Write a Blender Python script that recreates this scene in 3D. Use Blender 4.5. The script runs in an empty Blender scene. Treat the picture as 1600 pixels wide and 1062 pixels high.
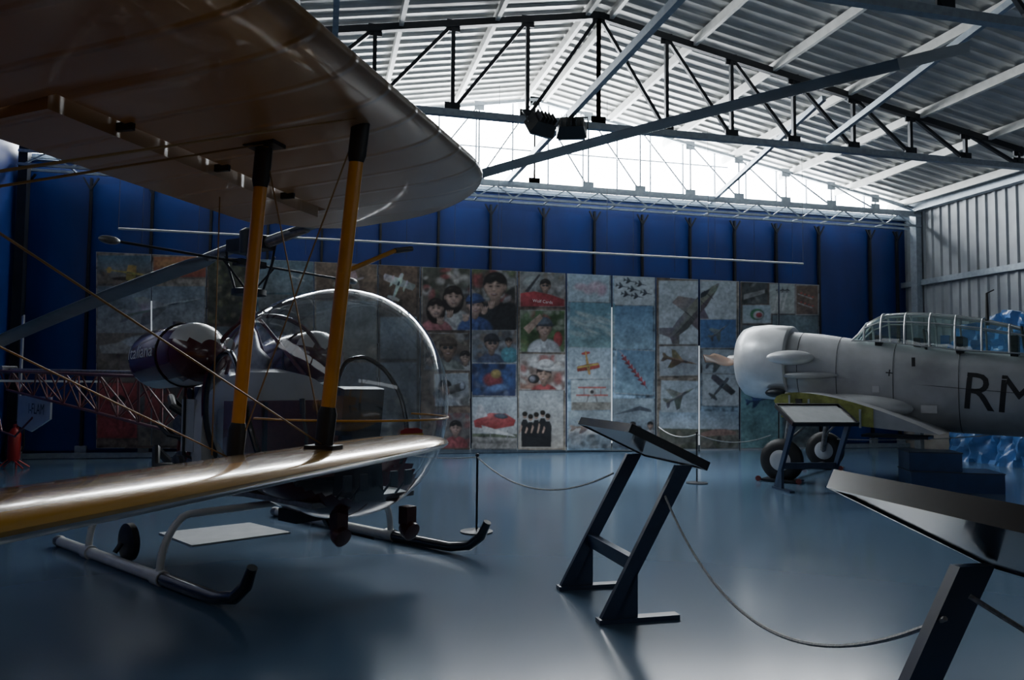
import bpy, bmesh, math, random
import numpy as np
from mathutils import Vector, Matrix
from mathutils.bvhtree import BVHTree
random.seed(3)
V=Vector
rad=math.radians
# ------------------------------------------------------------------ camera / placement from image pixel coordinates
FPX=1200.0; CAMH=1.53; YAW=rad(14); PITCH=rad(3.29); ROLL=rad(0.5)
CR=(Matrix.Rotation(-YAW,3,'Z')@Matrix.Rotation(math.pi/2+PITCH,3,'X')@Matrix.Rotation(ROLL,3,'Z'))
CPOS=V((0,0,CAMH))
cs,sn=math.cos(YAW),math.sin(YAW)
def G(x,y,z=0.0):
    """station frame (right, forward, up) metres -> hangar frame"""
    return V((x*cs+y*sn,-x*sn+y*cs,z))
def ray(px,py):
    return (CR@V(((px-800)/FPX,(531-py)/FPX,-1))).normalized()
def onY(px,py,Y):
    r=ray(px,py); return CPOS+r*(Y/r.y)
def onZ(px,py,z=0.0):
    r=ray(px,py); return CPOS+r*((z-CAMH)/r.z)

# ------------------------------------------------------------------ materials
def mat(name,col,rough=.5,metal=0.0,var=.12,scale=6.0,bump=0.0,bscale=40.0,coat=0.0,spec=.5,emit=None,estr=0,stretch=(1,1,1)):
    m=bpy.data.materials.new(name); m.use_nodes=True
    nt=m.node_tree; b=nt.nodes['Principled BSDF']
    b.inputs['Roughness'].default_value=rough; b.inputs['Metallic'].default_value=metal
    b.inputs['Coat Weight'].default_value=coat; b.inputs['Coat Roughness'].default_value=.08
    b.inputs['Specular IOR Level'].default_value=spec
    tc=nt.nodes.new('ShaderNodeTexCoord'); mp=nt.nodes.new('ShaderNodeMapping')
    mp.inputs['Scale'].default_value=stretch
    nt.links.new(tc.outputs['Object'],mp.inputs['Vector'])
    n=nt.nodes.new('ShaderNodeTexNoise'); n.inputs['Scale'].default_value=scale; n.inputs['Detail'].default_value=5
    nt.links.new(mp.outputs[0],n.inputs['Vector'])
    r=nt.nodes.new('ShaderNodeValToRGB')
    c=V(col)
    r.color_ramp.elements[0].position=.3; r.color_ramp.elements[1].position=.7
    r.color_ramp.elements[0].color=(*(c*(1-var)),1); r.color_ramp.elements[1].color=(*(c*(1+var)),1)
    nt.links.new(n.outputs['Fac'],r.inputs[0]); nt.links.new(r.outputs[0],b.inputs['Base Color'])
    if bump:
        n2=nt.nodes.new('ShaderNodeTexNoise'); n2.inputs['Scale'].default_value=bscale; n2.inputs['Detail'].default_value=4
        nt.links.new(mp.outputs[0],n2.inputs['Vector'])
        bp=nt.nodes.new('ShaderNodeBump'); bp.inputs['Strength'].default_value=bump; bp.inputs['Distance'].default_value=.02
        nt.links.new(n2.outputs['Fac'],bp.inputs['Height']); nt.links.new(bp.outputs[0],b.inputs['Normal'])
    if emit:
        b.inputs['Emission Color'].default_value=(*emit,1); b.inputs['Emission Strength'].default_value=estr
    return m
def glassmat(name,tint=(.93,.96,.97),base=.05,rough=.02,haze=0.03,hazecol=(.6,.65,.7)):
    m=bpy.data.materials.new(name); m.use_nodes=True; nt=m.node_tree; nt.nodes.clear()
    o=nt.nodes.new('ShaderNodeOutputMaterial'); mx=nt.nodes.new('ShaderNodeMixShader')
    t=nt.nodes.new('ShaderNodeBsdfTransparent'); t.inputs[0].default_value=(*tint,1)
    g=nt.nodes.new('ShaderNodeBsdfGlossy'); g.inputs['Roughness'].default_value=rough; g.inputs['Color'].default_value=(1,1,1,1)
    lw=nt.nodes.new('ShaderNodeLayerWeight'); lw.inputs['Blend'].default_value=.5
    pw=nt.nodes.new('ShaderNodeMath'); pw.operation='POWER'; pw.inputs[1].default_value=4.0
    ml=nt.nodes.new('ShaderNodeMath'); ml.operation='MULTIPLY_ADD'; ml.inputs[1].default_value=.9-base; ml.inputs[2].default_value=base
    nt.links.new(lw.outputs['Facing'],pw.inputs[0]); nt.links.new(pw.outputs[0],ml.inputs[0])
    n=nt.nodes.new('ShaderNodeTexNoise'); n.inputs['Scale'].default_value=3.0
    tc=nt.nodes.new('ShaderNodeTexCoord'); nt.links.new(tc.outputs['Object'],n.inputs['Vector'])
    bp=nt.nodes.new('ShaderNodeBump'); bp.inputs['Strength'].default_value=.12; bp.inputs['Distance'].default_value=.05
    nt.links.new(n.outputs['Fac'],bp.inputs['Height']); nt.links.new(bp.outputs[0],g.inputs['Normal'])
    nt.links.new(ml.outputs[0],mx.inputs[0]); nt.links.new(t.outputs[0],mx.inputs[1]); nt.links.new(g.outputs[0],mx.inputs[2])
    d=nt.nodes.new('ShaderNodeBsdfDiffuse'); d.inputs[0].default_value=(*hazecol,1)
    m2=nt.nodes.new('ShaderNodeMixShader'); m2.inputs[0].default_value=haze
    nt.links.new(mx.outputs[0],m2.inputs[1]); nt.links.new(d.outputs[0],m2.inputs[2])
    nt.links.new(m2.outputs[0],o.inputs[0])
    return m

M={}
M['panelblue']=mat('blue_sheet',(.010,.033,.18),.42,0,.25,1.2,.25,3,stretch=(1,1,.35))
M['post']=mat('dark_post',(.010,.011,.016),.5)
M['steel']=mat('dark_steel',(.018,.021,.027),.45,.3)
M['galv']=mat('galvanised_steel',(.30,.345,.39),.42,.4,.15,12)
M['purlin']=mat('painted_purlin',(.58,.58,.55),.42,.1)
M['rooftin']=mat('roof_sheet',(.46,.46,.44),.34,.25,.12,2.5)
M['walltin']=mat('wall_sheet',(.28,.30,.32),.45,.2,.12,2.5)
M['concrete']=mat('plaster',(.32,.30,.27),.8,0,.15,3)
M['yellow']=mat('yellow_paint',(.60,.26,.016),.35,0,.12,8,coat=.3)
M['ochre']=mat('ochre_paint',(.50,.26,.025),.2,.15,.12,2.5,coat=1.0)
M['black']=mat('black_rubber',(.012,.012,.013),.5)
M['gloss_black']=mat('black_paint',(.010,.011,.014),.22,coat=.4)
M['navy']=mat('navy_paint',(.012,.028,.07),.35,0,.15,8,coat=.2)
M['maroon']=mat('maroon_paint',(.085,.012,.016),.2,0,.12,6,coat=.7)
M['maroon_tube']=mat('maroon_tube',(.15,.035,.035),.4,0,.2,9)
M['lamp_brown']=mat('brown_paint',(.07,.022,.018),.4,0,.2,9)
M['leather']=mat('leather',(.10,.025,.02),.5,0,.2,20,.2,60)
M['white']=mat('white_paint',(.58,.58,.56),.35,0,.08,6,coat=.3)
M['offwhite']=mat('board_white',(.38,.40,.41),.6,0,.1,6)
M['enginemetal']=mat('engine_metal',(.22,.22,.22),.4,.7,.3,18)
M['blade']=mat('rotor_blade',(.12,.14,.165),.38,.2,.2,4)
M['bladetip']=mat('blade_tip',(.50,.46,.40),.4,.05,.15,6)
M['silver']=mat('aged_silver',(.40,.41,.425),.42,.35,.28,1.6,.06,25)
M['cowl']=mat('cowl_silver',(.53,.54,.55),.36,.3,.2,2.4,.05,20)
M['chromate']=mat('zinc_chromate',(.27,.28,.07),.6,0,.4,9)
M['tarp']=mat('blue_tarp',(.05,.15,.38),.32,0,.4,4,1.0,5,coat=.3)
M['rope']=mat('rope',(.46,.46,.45),.8,0,.3,80)
M['red']=mat('red_paint',(.42,.02,.015),.35,coat=.3)
M['gold']=mat('gold_paint',(.6,.35,.05),.4)
M['lead']=mat('wire',(.05,.05,.055),.5,.6)
M['yellowwire']=mat('wire_yellow',(.24,.14,.05),.5,.3)
M['whitetxt']=mat('white_lettering',(.75,.75,.73),.5,0,.02)
M['blacktxt']=mat('black_lettering',(.015,.015,.018),.5,0,.02)
M['glass']=glassmat('bubble_perspex',(.94,.965,.975),.07,.04,.05)
M['canopyglass']=glassmat('canopy_perspex',(.80,.92,.90),.06,.03,.08,(.4,.55,.5))
M['slit']=mat('light_slit',(.8,.8,.8),.5,emit=(.85,.93,1),estr=.45)  # self-glowing strip, imitates daylight leaking between banners
M['bluestep']=mat('blue_step',(.014,.05,.17),.4)
M['wood']=mat('prop_wood',(.22,.10,.04),.35,0,.2,6,coat=.4)

def floor_mat():
    m=bpy.data.materials.new('floor_resin'); m.use_nodes=True; nt=m.node_tree; b=nt.nodes['Principled BSDF']
    tc=nt.nodes.new('ShaderNodeTexCoord')
    n=nt.nodes.new('ShaderNodeTexNoise'); n.inputs['Scale'].default_value=.25; n.inputs['Detail'].default_value=2; n.inputs['Roughness'].default_value=.4
    nt.links.new(tc.outputs['Object'],n.inputs['Vector'])
    r=nt.nodes.new('ShaderNodeValToRGB'); r.color_ramp.elements[0].position=.3; r.color_ramp.elements[1].position=.7
    r.color_ramp.elements[0].color=(.082,.135,.205,1); r.color_ramp.elements[1].color=(.088,.144,.216,1)
    nt.links.new(n.outputs['Fac'],r.inputs[0]); nt.links.new(r.outputs[0],b.inputs['Base Color'])
    b.inputs['Roughness'].default_value=.17
    b.inputs['Specular IOR Level'].default_value=.5
    n3=nt.nodes.new('ShaderNodeTexNoise'); n3.inputs['Scale'].default_value=1.1; n3.inputs['Detail'].default_value=1
    nt.links.new(tc.outputs['Object'],n3.inputs['Vector'])
    bp=nt.nodes.new('ShaderNodeBump'); bp.inputs['Strength'].default_value=.06; bp.inputs['Distance'].default_value=.03
    nt.links.new(n3.outputs['Fac'],bp.inputs['Height']); nt.links.new(bp.outputs[0],b.inputs['Normal'])
    return m
M['floor']=floor_mat()

def wing_mat():
    m=bpy.data.materials.new('doped_fabric'); m.use_nodes=True; nt=m.node_tree; b=nt.nodes['Principled BSDF']
    b.inputs['Roughness'].default_value=.33; b.inputs['Coat Weight'].default_value=.3
    tc=nt.nodes.new('ShaderNodeTexCoord'); sp=nt.nodes.new('ShaderNodeSeparateXYZ'); nt.links.new(tc.outputs['Object'],sp.inputs[0])
    n=nt.nodes.new('ShaderNodeTexNoise'); n.inputs['Scale'].default_value=2.0; n.inputs['Detail'].default_value=6
    nt.links.new(tc.outputs['Object'],n.inputs['Vector'])
    r=nt.nodes.new('ShaderNodeValToRGB'); r.color_ramp.elements[0].color=(.22,.105,.022,1); r.color_ramp.elements[1].color=(.46,.38,.29,1)
    ad=nt.nodes.new('ShaderNodeMath'); ad.operation='MULTIPLY_ADD'; ad.inputs[1].default_value=.6; 
    nt.links.new(n.outputs['Fac'],ad.inputs[0]); nt.links.new(sp.outputs['X'],ad.inputs[2])
    mr=nt.nodes.new('ShaderNodeMapRange'); mr.inputs['From Min'].default_value=3.4; mr.inputs['From Max'].default_value=6.0
    nt.links.new(ad.outputs[0],mr.inputs['Value']); nt.links.new(mr.outputs[0],r.inputs[0])
    nt.links.new(r.outputs[0],b.inputs['Base Color'])
    mm=nt.nodes.new('ShaderNodeMath'); mm.operation='PINGPONG'; mm.inputs[1].default_value=.14
    nt.links.new(sp.outputs['X'],mm.inputs[0])
    rr=nt.nodes.new('ShaderNodeMapRange'); rr.interpolation_type='SMOOTHSTEP'; rr.inputs['From Min'].default_value=0; rr.inputs['From Max'].default_value=.03
    rr.inputs['To Min'].default_value=1; rr.inputs['To Max'].default_value=0
    nt.links.new(mm.outputs[0],rr.inputs['Value'])
    bp=nt.nodes.new('ShaderNodeBump'); bp.inputs['Strength'].default_value=.5; bp.inputs['Distance'].default_value=.01
    nt.links.new(rr.outputs[0],bp.inputs['Height']); nt.links.new(bp.outputs[0],b.inputs['Normal'])
    return m
M['fabric']=wing_mat()
M['silverfabric']=mat('silver_dope',(.36,.35,.33),.3,.15,.15,3,coat=.4)

def art_mat():
    m=bpy.data.materials.new('printed_photo'); m.use_nodes=True; nt=m.node_tree; b=nt.nodes['Principled BSDF']
    b.inputs['Roughness'].default_value=.4
    a=nt.nodes.new('ShaderNodeVertexColor'); a.layer_name='Col'
    tc=nt.nodes.new('ShaderNodeTexCoord'); n=nt.nodes.new('ShaderNodeTexNoise'); n.inputs['Scale'].default_value=1.2; n.inputs['Detail'].default_value=4
    nt.links.new(tc.outputs['Object'],n.inputs['Vector'])
    mr=nt.nodes.new('ShaderNodeMapRange'); mr.inputs['From Min'].default_value=.3; mr.inputs['From Max'].default_value=.7; mr.inputs['To Min'].default_value=.92; mr.inputs['To Max'].default_value=1.12
    nt.links.new(n.outputs['Fac'],mr.inputs['Value'])
    mx=nt.nodes.new('ShaderNodeVectorMath'); mx.operation='SCALE'
    nt.links.new(a.outputs['Color'],mx.inputs[0]); nt.links.new(mr.outputs[0],mx.inputs['Scale'])
    nt.links.new(mx.outputs[0],b.inputs['Base Color'])
    return m
M['art']=art_mat()

# ------------------------------------------------------------------ mesh builder
class MB:
    def __init__(s,T=None):
        s.bm=bmesh.new(); s.mats=[]; s.T=T; s.col=None
    def mi(s,m):
        if isinstance(m,str): m=M[m]
        if m not in s.mats: s.mats.append(m)
        return s.mats.index(m)
    def face(s,vs,mi,smooth=False):
        try:
            f=s.bm.faces.new(vs); f.material_index=mi; f.smooth=smooth; return f
        except ValueError: return None
    def v(s,p):
        p=V(p)
        return s.bm.verts.new(s.T@p if s.T else p)
    def poly(s,pts,m,smooth=False):
        return s.face([s.v(p) for p in pts],s.mi(m),smooth)
    def prism(s,pts,off,m):
        off=V(off); k=s.mi(m)
        a=[s.v(p) for p in pts]; b=[s.v(V(p)+off) for p in pts]; n=len(pts)
        s.face(a[::-1],k); s.face(b,k)
        for i in range(n): s.face([a[i],a[(i+1)%n],b[(i+1)%n],b[i]],k)
    def box(s,c,size,m,ax=None):
        c=V(c); hx,hy,hz=[q/2 for q in size]
        ax=ax or (V((1,0,0)),V((0,1,0)),V((0,0,1)))
        X,Y,Z=[V(a).normalized() for a in ax]
        p=[c-X*hx-Y*hy-Z*hz,c+X*hx-Y*hy-Z*hz,c+X*hx+Y*hy-Z*hz,c-X*hx+Y*hy-Z*hz]
        s.prism(p,Z*2*hz,m)
    def beam(s,a,b,w,h,m,up=(0,0,1)):
        a=V(a);b=V(b); d=(b-a); L=d.length; d.normalize()
        side=d.cross(V(up)); 
        if side.length<1e-4: side=V((1,0,0))
        side.normalize(); u=side.cross(d)
        s.box((a+b)/2,(L,w,h),m,(d,side,u))
    def loft(s,rings,m,cap=(True,True),smooth=True,closed=True,mf=None):
        k=s.mi(m); R=[[s.v(p) for p in r] for r in rings]; n=len(rings[0])
        for i in range(len(R)-1):
            for j in range(n if closed else n-1):
                q=[R[i][j],R[i][(j+1)%n],R[i+1][(j+1)%n],R[i+1][j]]
                kk=k
                if mf:
                    c=sum((V(rings[a][b%n]) for a,b in ((i,j),(i,j+1),(i+1,j),(i+1,j+1))),V())/4
                    kk=s.mi(mf(c))
                s.face(q,kk,smooth)
        if closed and cap[0]: s.face(R[0][::-1],k)
        if closed and cap[1]: s.face(R[-1],k)
    def path(s,pts,r,m,seg=8,closed=False,rs=None,flat=None):
        pts=[V(p) for p in pts]; n=len(pts); rings=[]
        prev=None
        for i,p in enumerate(pts):
            if closed: d=pts[(i+1)%n]-pts[i-1]
            else: d=pts[min(i+1,n-1)]-pts[max(i-1,0)]
            d.normalize()
            if prev is None:
                a=d.cross(V((0,0,1)))
                if a.length<.05: a=d.cross(V((1,0,0)))
            else: a=prev-d*prev.dot(d)
            a.normalize(); prev=a; b=d.cross(a)
            rr=rs[i] if rs else r
            rings.append([p+(a*math.cos(t)+b*math.sin(t))*rr for t in [2*math.pi*j/seg for j in range(seg)]])
        if closed: rings.append(rings[0]); s.loft(rings,m,(False,False))
        else: s.loft(rings,m)
    def tube(s,a,b,r,m,seg=10,r1=None):
        s.path([a,b],r,m,seg,rs=[r,r if r1 is None else r1])
    def ell(s,c,r,m,seg=20,rg=12,ax=None,mf=None):
        c=V(c); ax=ax or (V((1,0,0)),V((0,1,0)),V((0,0,1)))
        rings=[]
        for i in range(rg+1):
            t=math.pi*i/rg; t=min(max(t,.02),math.pi-.02)
            rings.append([c+ax[0]*(-math.cos(t)*r[0])+ax[1]*(math.sin(t)*math.cos(2*math.pi*j/seg)*r[1])+ax[2]*(math.sin(t)*math.sin(2*math.pi*j/seg)*r[2]) for j in range(seg)])
        s.loft(rings,m,mf=mf)
    def lathe(s,c,axis,prof,m,seg=28):
        axis=V(axis).normalized(); a=axis.cross(V((0,0,1)))
        if a.length<.05: a=axis.cross(V((1,0,0)))
        a.normalize(); b=axis.cross(a); c=V(c)
        s.loft([[c+axis*x+(a*math.cos(t)+b*math.sin(t))*max(r,.001) for t in [2*math.pi*j/seg for j in range(seg)]] for x,r in prof],m)
    def obj(s,name,parent=None,sharp=40):
        bmesh.ops.recalc_face_normals(s.bm,faces=s.bm.faces)
        me=bpy.data.meshes.new(name); s.bm.to_mesh(me); s.bm.free()
        for m in s.mats: me.materials.append(m)
        me.set_sharp_from_angle(angle=rad(sharp))
        o=bpy.data.objects.new(name,me); bpy.context.scene.collection.objects.link(o)
        if parent: o.parent=parent
        return o
def empty(name,mtx):
    e=bpy.data.objects.new(name,None); e.empty_display_size=.3
    bpy.context.scene.collection.objects.link(e); e.matrix_world=mtx; return e
def frame(origin,xdir):
    x=G(xdir[0],xdir[1]); x.z=0; x.normalize(); y=V((-x.y,x.x,0))
    m=Matrix.Identity(4)
    for i in range(3): m[i][0]=x[i]; m[i][1]=y[i]
    o=G(*origin)
    for i in range(3): m[i][3]=o[i]
    return m
def bvh(o):
    bpy.context.view_layer.update()
    mw=o.matrix_world
    return BVHTree.FromPolygons([mw@v.co for v in o.data.vertices],[list(p.vertices) for p in o.data.polygons])
def text_geo(txt,size):
    cu=bpy.data.curves.new('t','FONT'); cu.body=txt; cu.size=size; cu.align_x='CENTER'; cu.align_y='CENTER'; cu.resolution_u=3
    o=bpy.data.objects.new('t',cu); bpy.context.scene.collection.objects.link(o)
    bpy.context.view_layer.update()
    me=bpy.data.meshes.new_from_object(o.evaluated_get(bpy.context.evaluated_depsgraph_get()))
    bpy.data.objects.remove(o); bpy.data.curves.remove(cu)
    return me
def decal(name,txt,size,centre,right,up,m,parent,target=None,sub=2,lift=.004,sx=1.0):
    me=text_geo(txt,size); bm=bmesh.new(); bm.from_mesh(me)
    if sub:
        bmesh.ops.triangulate(bm,faces=bm.faces); bmesh.ops.subdivide_edges(bm,edges=bm.edges,cuts=sub,use_grid_fill=False)
        bmesh.ops.triangulate(bm,faces=bm.faces)
    right=V(right).normalized(); up=V(up).normalized(); nrm=right.cross(up).normalized()
    tree=bvh(target) if target else None
    inv=parent.matrix_world.inverted() if parent else Matrix.Identity(4)
    for v in bm.verts:
        p=V(centre)+right*v.co.x*sx+up*v.co.y
        if tree:
            h=tree.ray_cast(p+nrm*.6,-nrm)
            if h[0]: p=h[0]+nrm*lift
        v.co=inv@p
    me2=bpy.data.meshes.new(name); bm.to_mesh(me2); bm.free(); me2.materials.append(M[m])
    o=bpy.data.objects.new(name,me2); bpy.context.scene.collection.objects.link(o)
    if parent: o.parent=parent
    return o

# ------------------------------------------------------------------ room shell
XL,XR,YB,YF=-5.75,14.9,17.0,-6.0
XA=(XL+XR)/2; ZE,ZA=6.28,8.15
def roofz(x): return ZA-(ZA-ZE)*abs(x-XA)/(XR-XA)
b=MB(); b.box(((XL+XR)/2,(YB+YF)/2,-.1),(XR-XL+1,YB-YF+1,.2),'floor'); b.obj('floor')
b=MB(); b.box(((XL+XR)/2,YB+.1,3.0),(XR-XL+.4,.2,6.0),'panelblue'); b.obj('wall_back')
b=MB(); b.box((XL-.1,(YB+YF)/2,3.15),(.2,YB-YF,6.3),'panelblue'); b.obj('wall_left')
b=MB(); b.box(((XL+XR)/2,YF-.1,3.15),(XR-XL+.4,.2,6.3),'walltin')
b.prism([(XL,YF-.2,6.28),(XR,YF-.2,6.28),(XA,YF-.2,ZA)],(0,.2,0),'walltin'); b.obj('wall_front')
b=MB(); y=YF; prof=[]
while y<YB:
    prof+= [(y,0),(y+.13,0),(y+.16,.045),(y+.24,.045),(y+.27,0)]; y+=.27
for i in range(len(prof)-1):
    (y0,d0),(y1,d1)=prof[i],prof[i+1]
    if y1-y0<1e-4: continue
    b.poly([(XR-d0,y0,0),(XR-d1,y1,0),(XR-d1,y1,ZE+.05),(XR-d0,y0,ZE+.05)],'walltin')
b.box((XR+.08,(YB+YF)/2,3.15),(.1,YB-YF,6.3),'walltin')
b.obj('wall_right')
b=MB()
for z in (1.9,4.2): b.box((XR-.1,(YB+YF)/2,z),(.09,YB-YF,.14),'galv')
b.box((XR-.16,(YB+YF)/2,ZE-.14),(.2,YB-YF,.22),'galv')
b.obj('trim_wall_rails')
b=MB(); b.box((XR-.09,(YB+YF)/2,.5),(.12,YB-YF,1.0),'concrete'); b.obj('baseboard_right')
b=MB(); y=YF; prof=[]
while y<YB+.1:
    prof+= [(y,0),(y+.17,0),(y+.20,.04),(y+.26,.04),(y+.29,0)]; y+=.29
for i in range(len(prof)-1):
    (y0,d0),(y1,d1)=prof[i],prof[i+1]
    if y1-y0<1e-4: continue
    for xe in (XL,XR):
        b.poly([(XA,y0,ZA-d0),(XA,y1,ZA-d1),(xe,y1,ZE-d1),(xe,y0,ZE-d0)],'rooftin')
for xe in (XL-.2,XR+.2):
    b.prism([(XA,YF-.2,ZA+.06),(XA,YB+.3,ZA+.06),(xe,YB+.3,ZE+.05),(xe,YF-.2,ZE+.05)],(0,0,.08),'rooftin')
b.obj('ceiling')
b=MB()
for side in (-1,1):
    for i in range(7):
        off=.22+i*1.6
        x=XA+side*off
        if XL<x<XR:
            z=roofz(x)-.13
            b.beam((x,YF,z),(x,YB,z),.07,.16,'purlin')
b.obj('ceiling_purlins')
M['sky']=mat('bright_glazing',(.9,.9,.9),.5,emit=(.93,.97,1.0),estr=36)
b=MB(); zb=6.0
b.poly([(XL,YB+.05,zb),(XR,YB+.05,zb),(XR,YB+.05,ZE),(XA,YB+.05,ZA),(XL,YB+.05,ZE)],'sky'); b.obj('window_1')
b=MB()
x=XL+.5
while x<XR:
    b.box((x,YB-.0,(zb+roofz(x))/2),(.035,.05,roofz(x)-zb),'galv'); x+=.86
b.box((XA,YB-.02,6.95),(10.3,.04,.03),'galv')
b.box((XA,YB-.05,zb-.04),(XR-XL,.2,.12),'galv')
b.obj('window_1_frame')
M['sky2']=mat('rear_glazing',(.9,.9,.9),.5,emit=(.86,.93,1.0),estr=1.5)  # weak emitter for the added fill panels
b=MB(); b.box((XA,YF+.02,5.4),(12,.04,.9),'sky2'); b.obj('window_2')  # added fill panel behind the camera, no actual window
b=MB(); b.box((XL+.02,3.0,5.2),(.04,9,.9),'sky2'); b.obj('window_3')  # added fill panel high on the left wall, out of view

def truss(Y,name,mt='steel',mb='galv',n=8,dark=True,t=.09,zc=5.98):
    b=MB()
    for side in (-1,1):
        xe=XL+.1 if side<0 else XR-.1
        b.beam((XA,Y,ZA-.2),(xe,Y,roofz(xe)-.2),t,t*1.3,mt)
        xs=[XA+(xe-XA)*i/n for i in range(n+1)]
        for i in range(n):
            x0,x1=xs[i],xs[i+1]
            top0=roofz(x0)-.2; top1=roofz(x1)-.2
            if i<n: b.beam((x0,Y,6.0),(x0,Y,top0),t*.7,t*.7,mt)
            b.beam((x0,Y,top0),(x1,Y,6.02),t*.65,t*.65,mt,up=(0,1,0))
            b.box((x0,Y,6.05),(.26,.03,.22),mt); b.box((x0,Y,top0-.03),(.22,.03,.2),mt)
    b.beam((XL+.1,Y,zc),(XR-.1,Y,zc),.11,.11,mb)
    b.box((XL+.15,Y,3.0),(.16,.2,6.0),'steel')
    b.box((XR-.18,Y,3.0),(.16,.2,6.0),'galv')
    b.obj(name)
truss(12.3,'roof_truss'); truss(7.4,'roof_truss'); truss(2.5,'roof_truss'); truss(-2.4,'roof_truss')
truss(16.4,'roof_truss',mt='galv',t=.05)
b=MB()
b.beam((4.0,YF,6.08),(4.0,YB-.1,6.08),.09,.12,'galv')
for x in (9.06,0.1):
    b.beam((x,YB-.3,5.95),(x,12.3,roofz(x)-.4),.08,.1,'galv')
    b.beam((x,12.2,6.1),(x,7.5,roofz(x)-.4),.08,.1,'galv')
b.obj('roof_braces')
b=MB()
for z in (5.62,5.88):
    for y in (16.2,16.6): b.beam((XL+.1,y,z),(XR-.2,y,z),.05,.05,'galv')
x=XL+.2; k=0
while x<XR-.6:
    b.beam((x,16.2,5.62),(x+.4,16.2,5.88),.025,.025,'galv'); b.beam((x+.4,16.2,5.88),(x+.8,16.2,5.62),.025,.025,'galv')
    b.beam((x,16.2,5.62),(x,16.6,5.62),.03,.03,'galv'); x+=.8
b.obj('trim_wall_lattice')
b=MB(); seams=[onY(p,500,16.9).x for p in (35,135,232,325,415,500,592,683,765,848,928,1003,1078,1148,1213,1280,1360)]
seams=[XL+.05]+seams+[XR-.35]
for i in range(len(seams)-1):
    x0,x1=seams[i]+.03,seams[i+1]-.03
    n=6; ph=random.random()*6
    rows=[]
    for zi in range(9):
        z=.15+(5.5-.15)*zi/8
        rows.append([(x0+(x1-x0)*j/n,16.93-.04*math.sin(math.pi*j/n)*(1+.4*math.sin(ph+zi*.9)),z) for j in range(n+1)])
    b.loft(rows,'panelblue',closed=False)
for x in seams:
    b.box((x,16.88,2.8),(.045,.08,5.6),'post')
    b.beam((x-.14,16.84,5.6),(x,16.84,5.35),.03,.03,'post'); b.beam((x+.14,16.84,5.6),(x,16.84,5.35),.03,.03,'post')
    b.box((x,16.86,.12),(.2,.08,.24),'galv')
b.obj('wall_back_panels')
b=MB(); b.box((XA,16.76,.06),(XR-XL-.4,.08,.1),'galv'); b.obj('baseboard_back')

# ------------------------------------------------------------------ photo banners (procedurally painted as a dense vertex-coloured sheet)
YP=16.66
nr=np.random.RandomState(5)
CX0,CY0,CX1,CY1,SS=140,385,1290,712,2
def gblur(im,s):
    r=max(1,int(3*s)); k=np.exp(-.5*(np.arange(-r,r+1)/s)**2); k/=k.sum()
    def c(a,ax):
        pad=[(0,0)]*a.ndim; pad[ax]=(r,r); p=np.pad(a,pad,mode='edge'); o=np.zeros_like(a)
        for i,w in enumerate(k):
            sl=[slice(None)]*a.ndim; sl[ax]=slice(i,i+a.shape[ax]); o+=w*p[tuple(sl)]
        return o
    return c(c(im,0),1)
CH,CW=(CY1-CY0)*SS,(CX1-CX0)*SS
def field(s):
    f_=gblur(nr.randn(CH//2,CW//2),s); f_/=f_.std(); return np.repeat(np.repeat(f_,2,0),2,1)
NF=[field(1.2),field(3.5),field(9),field(22)]
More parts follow.
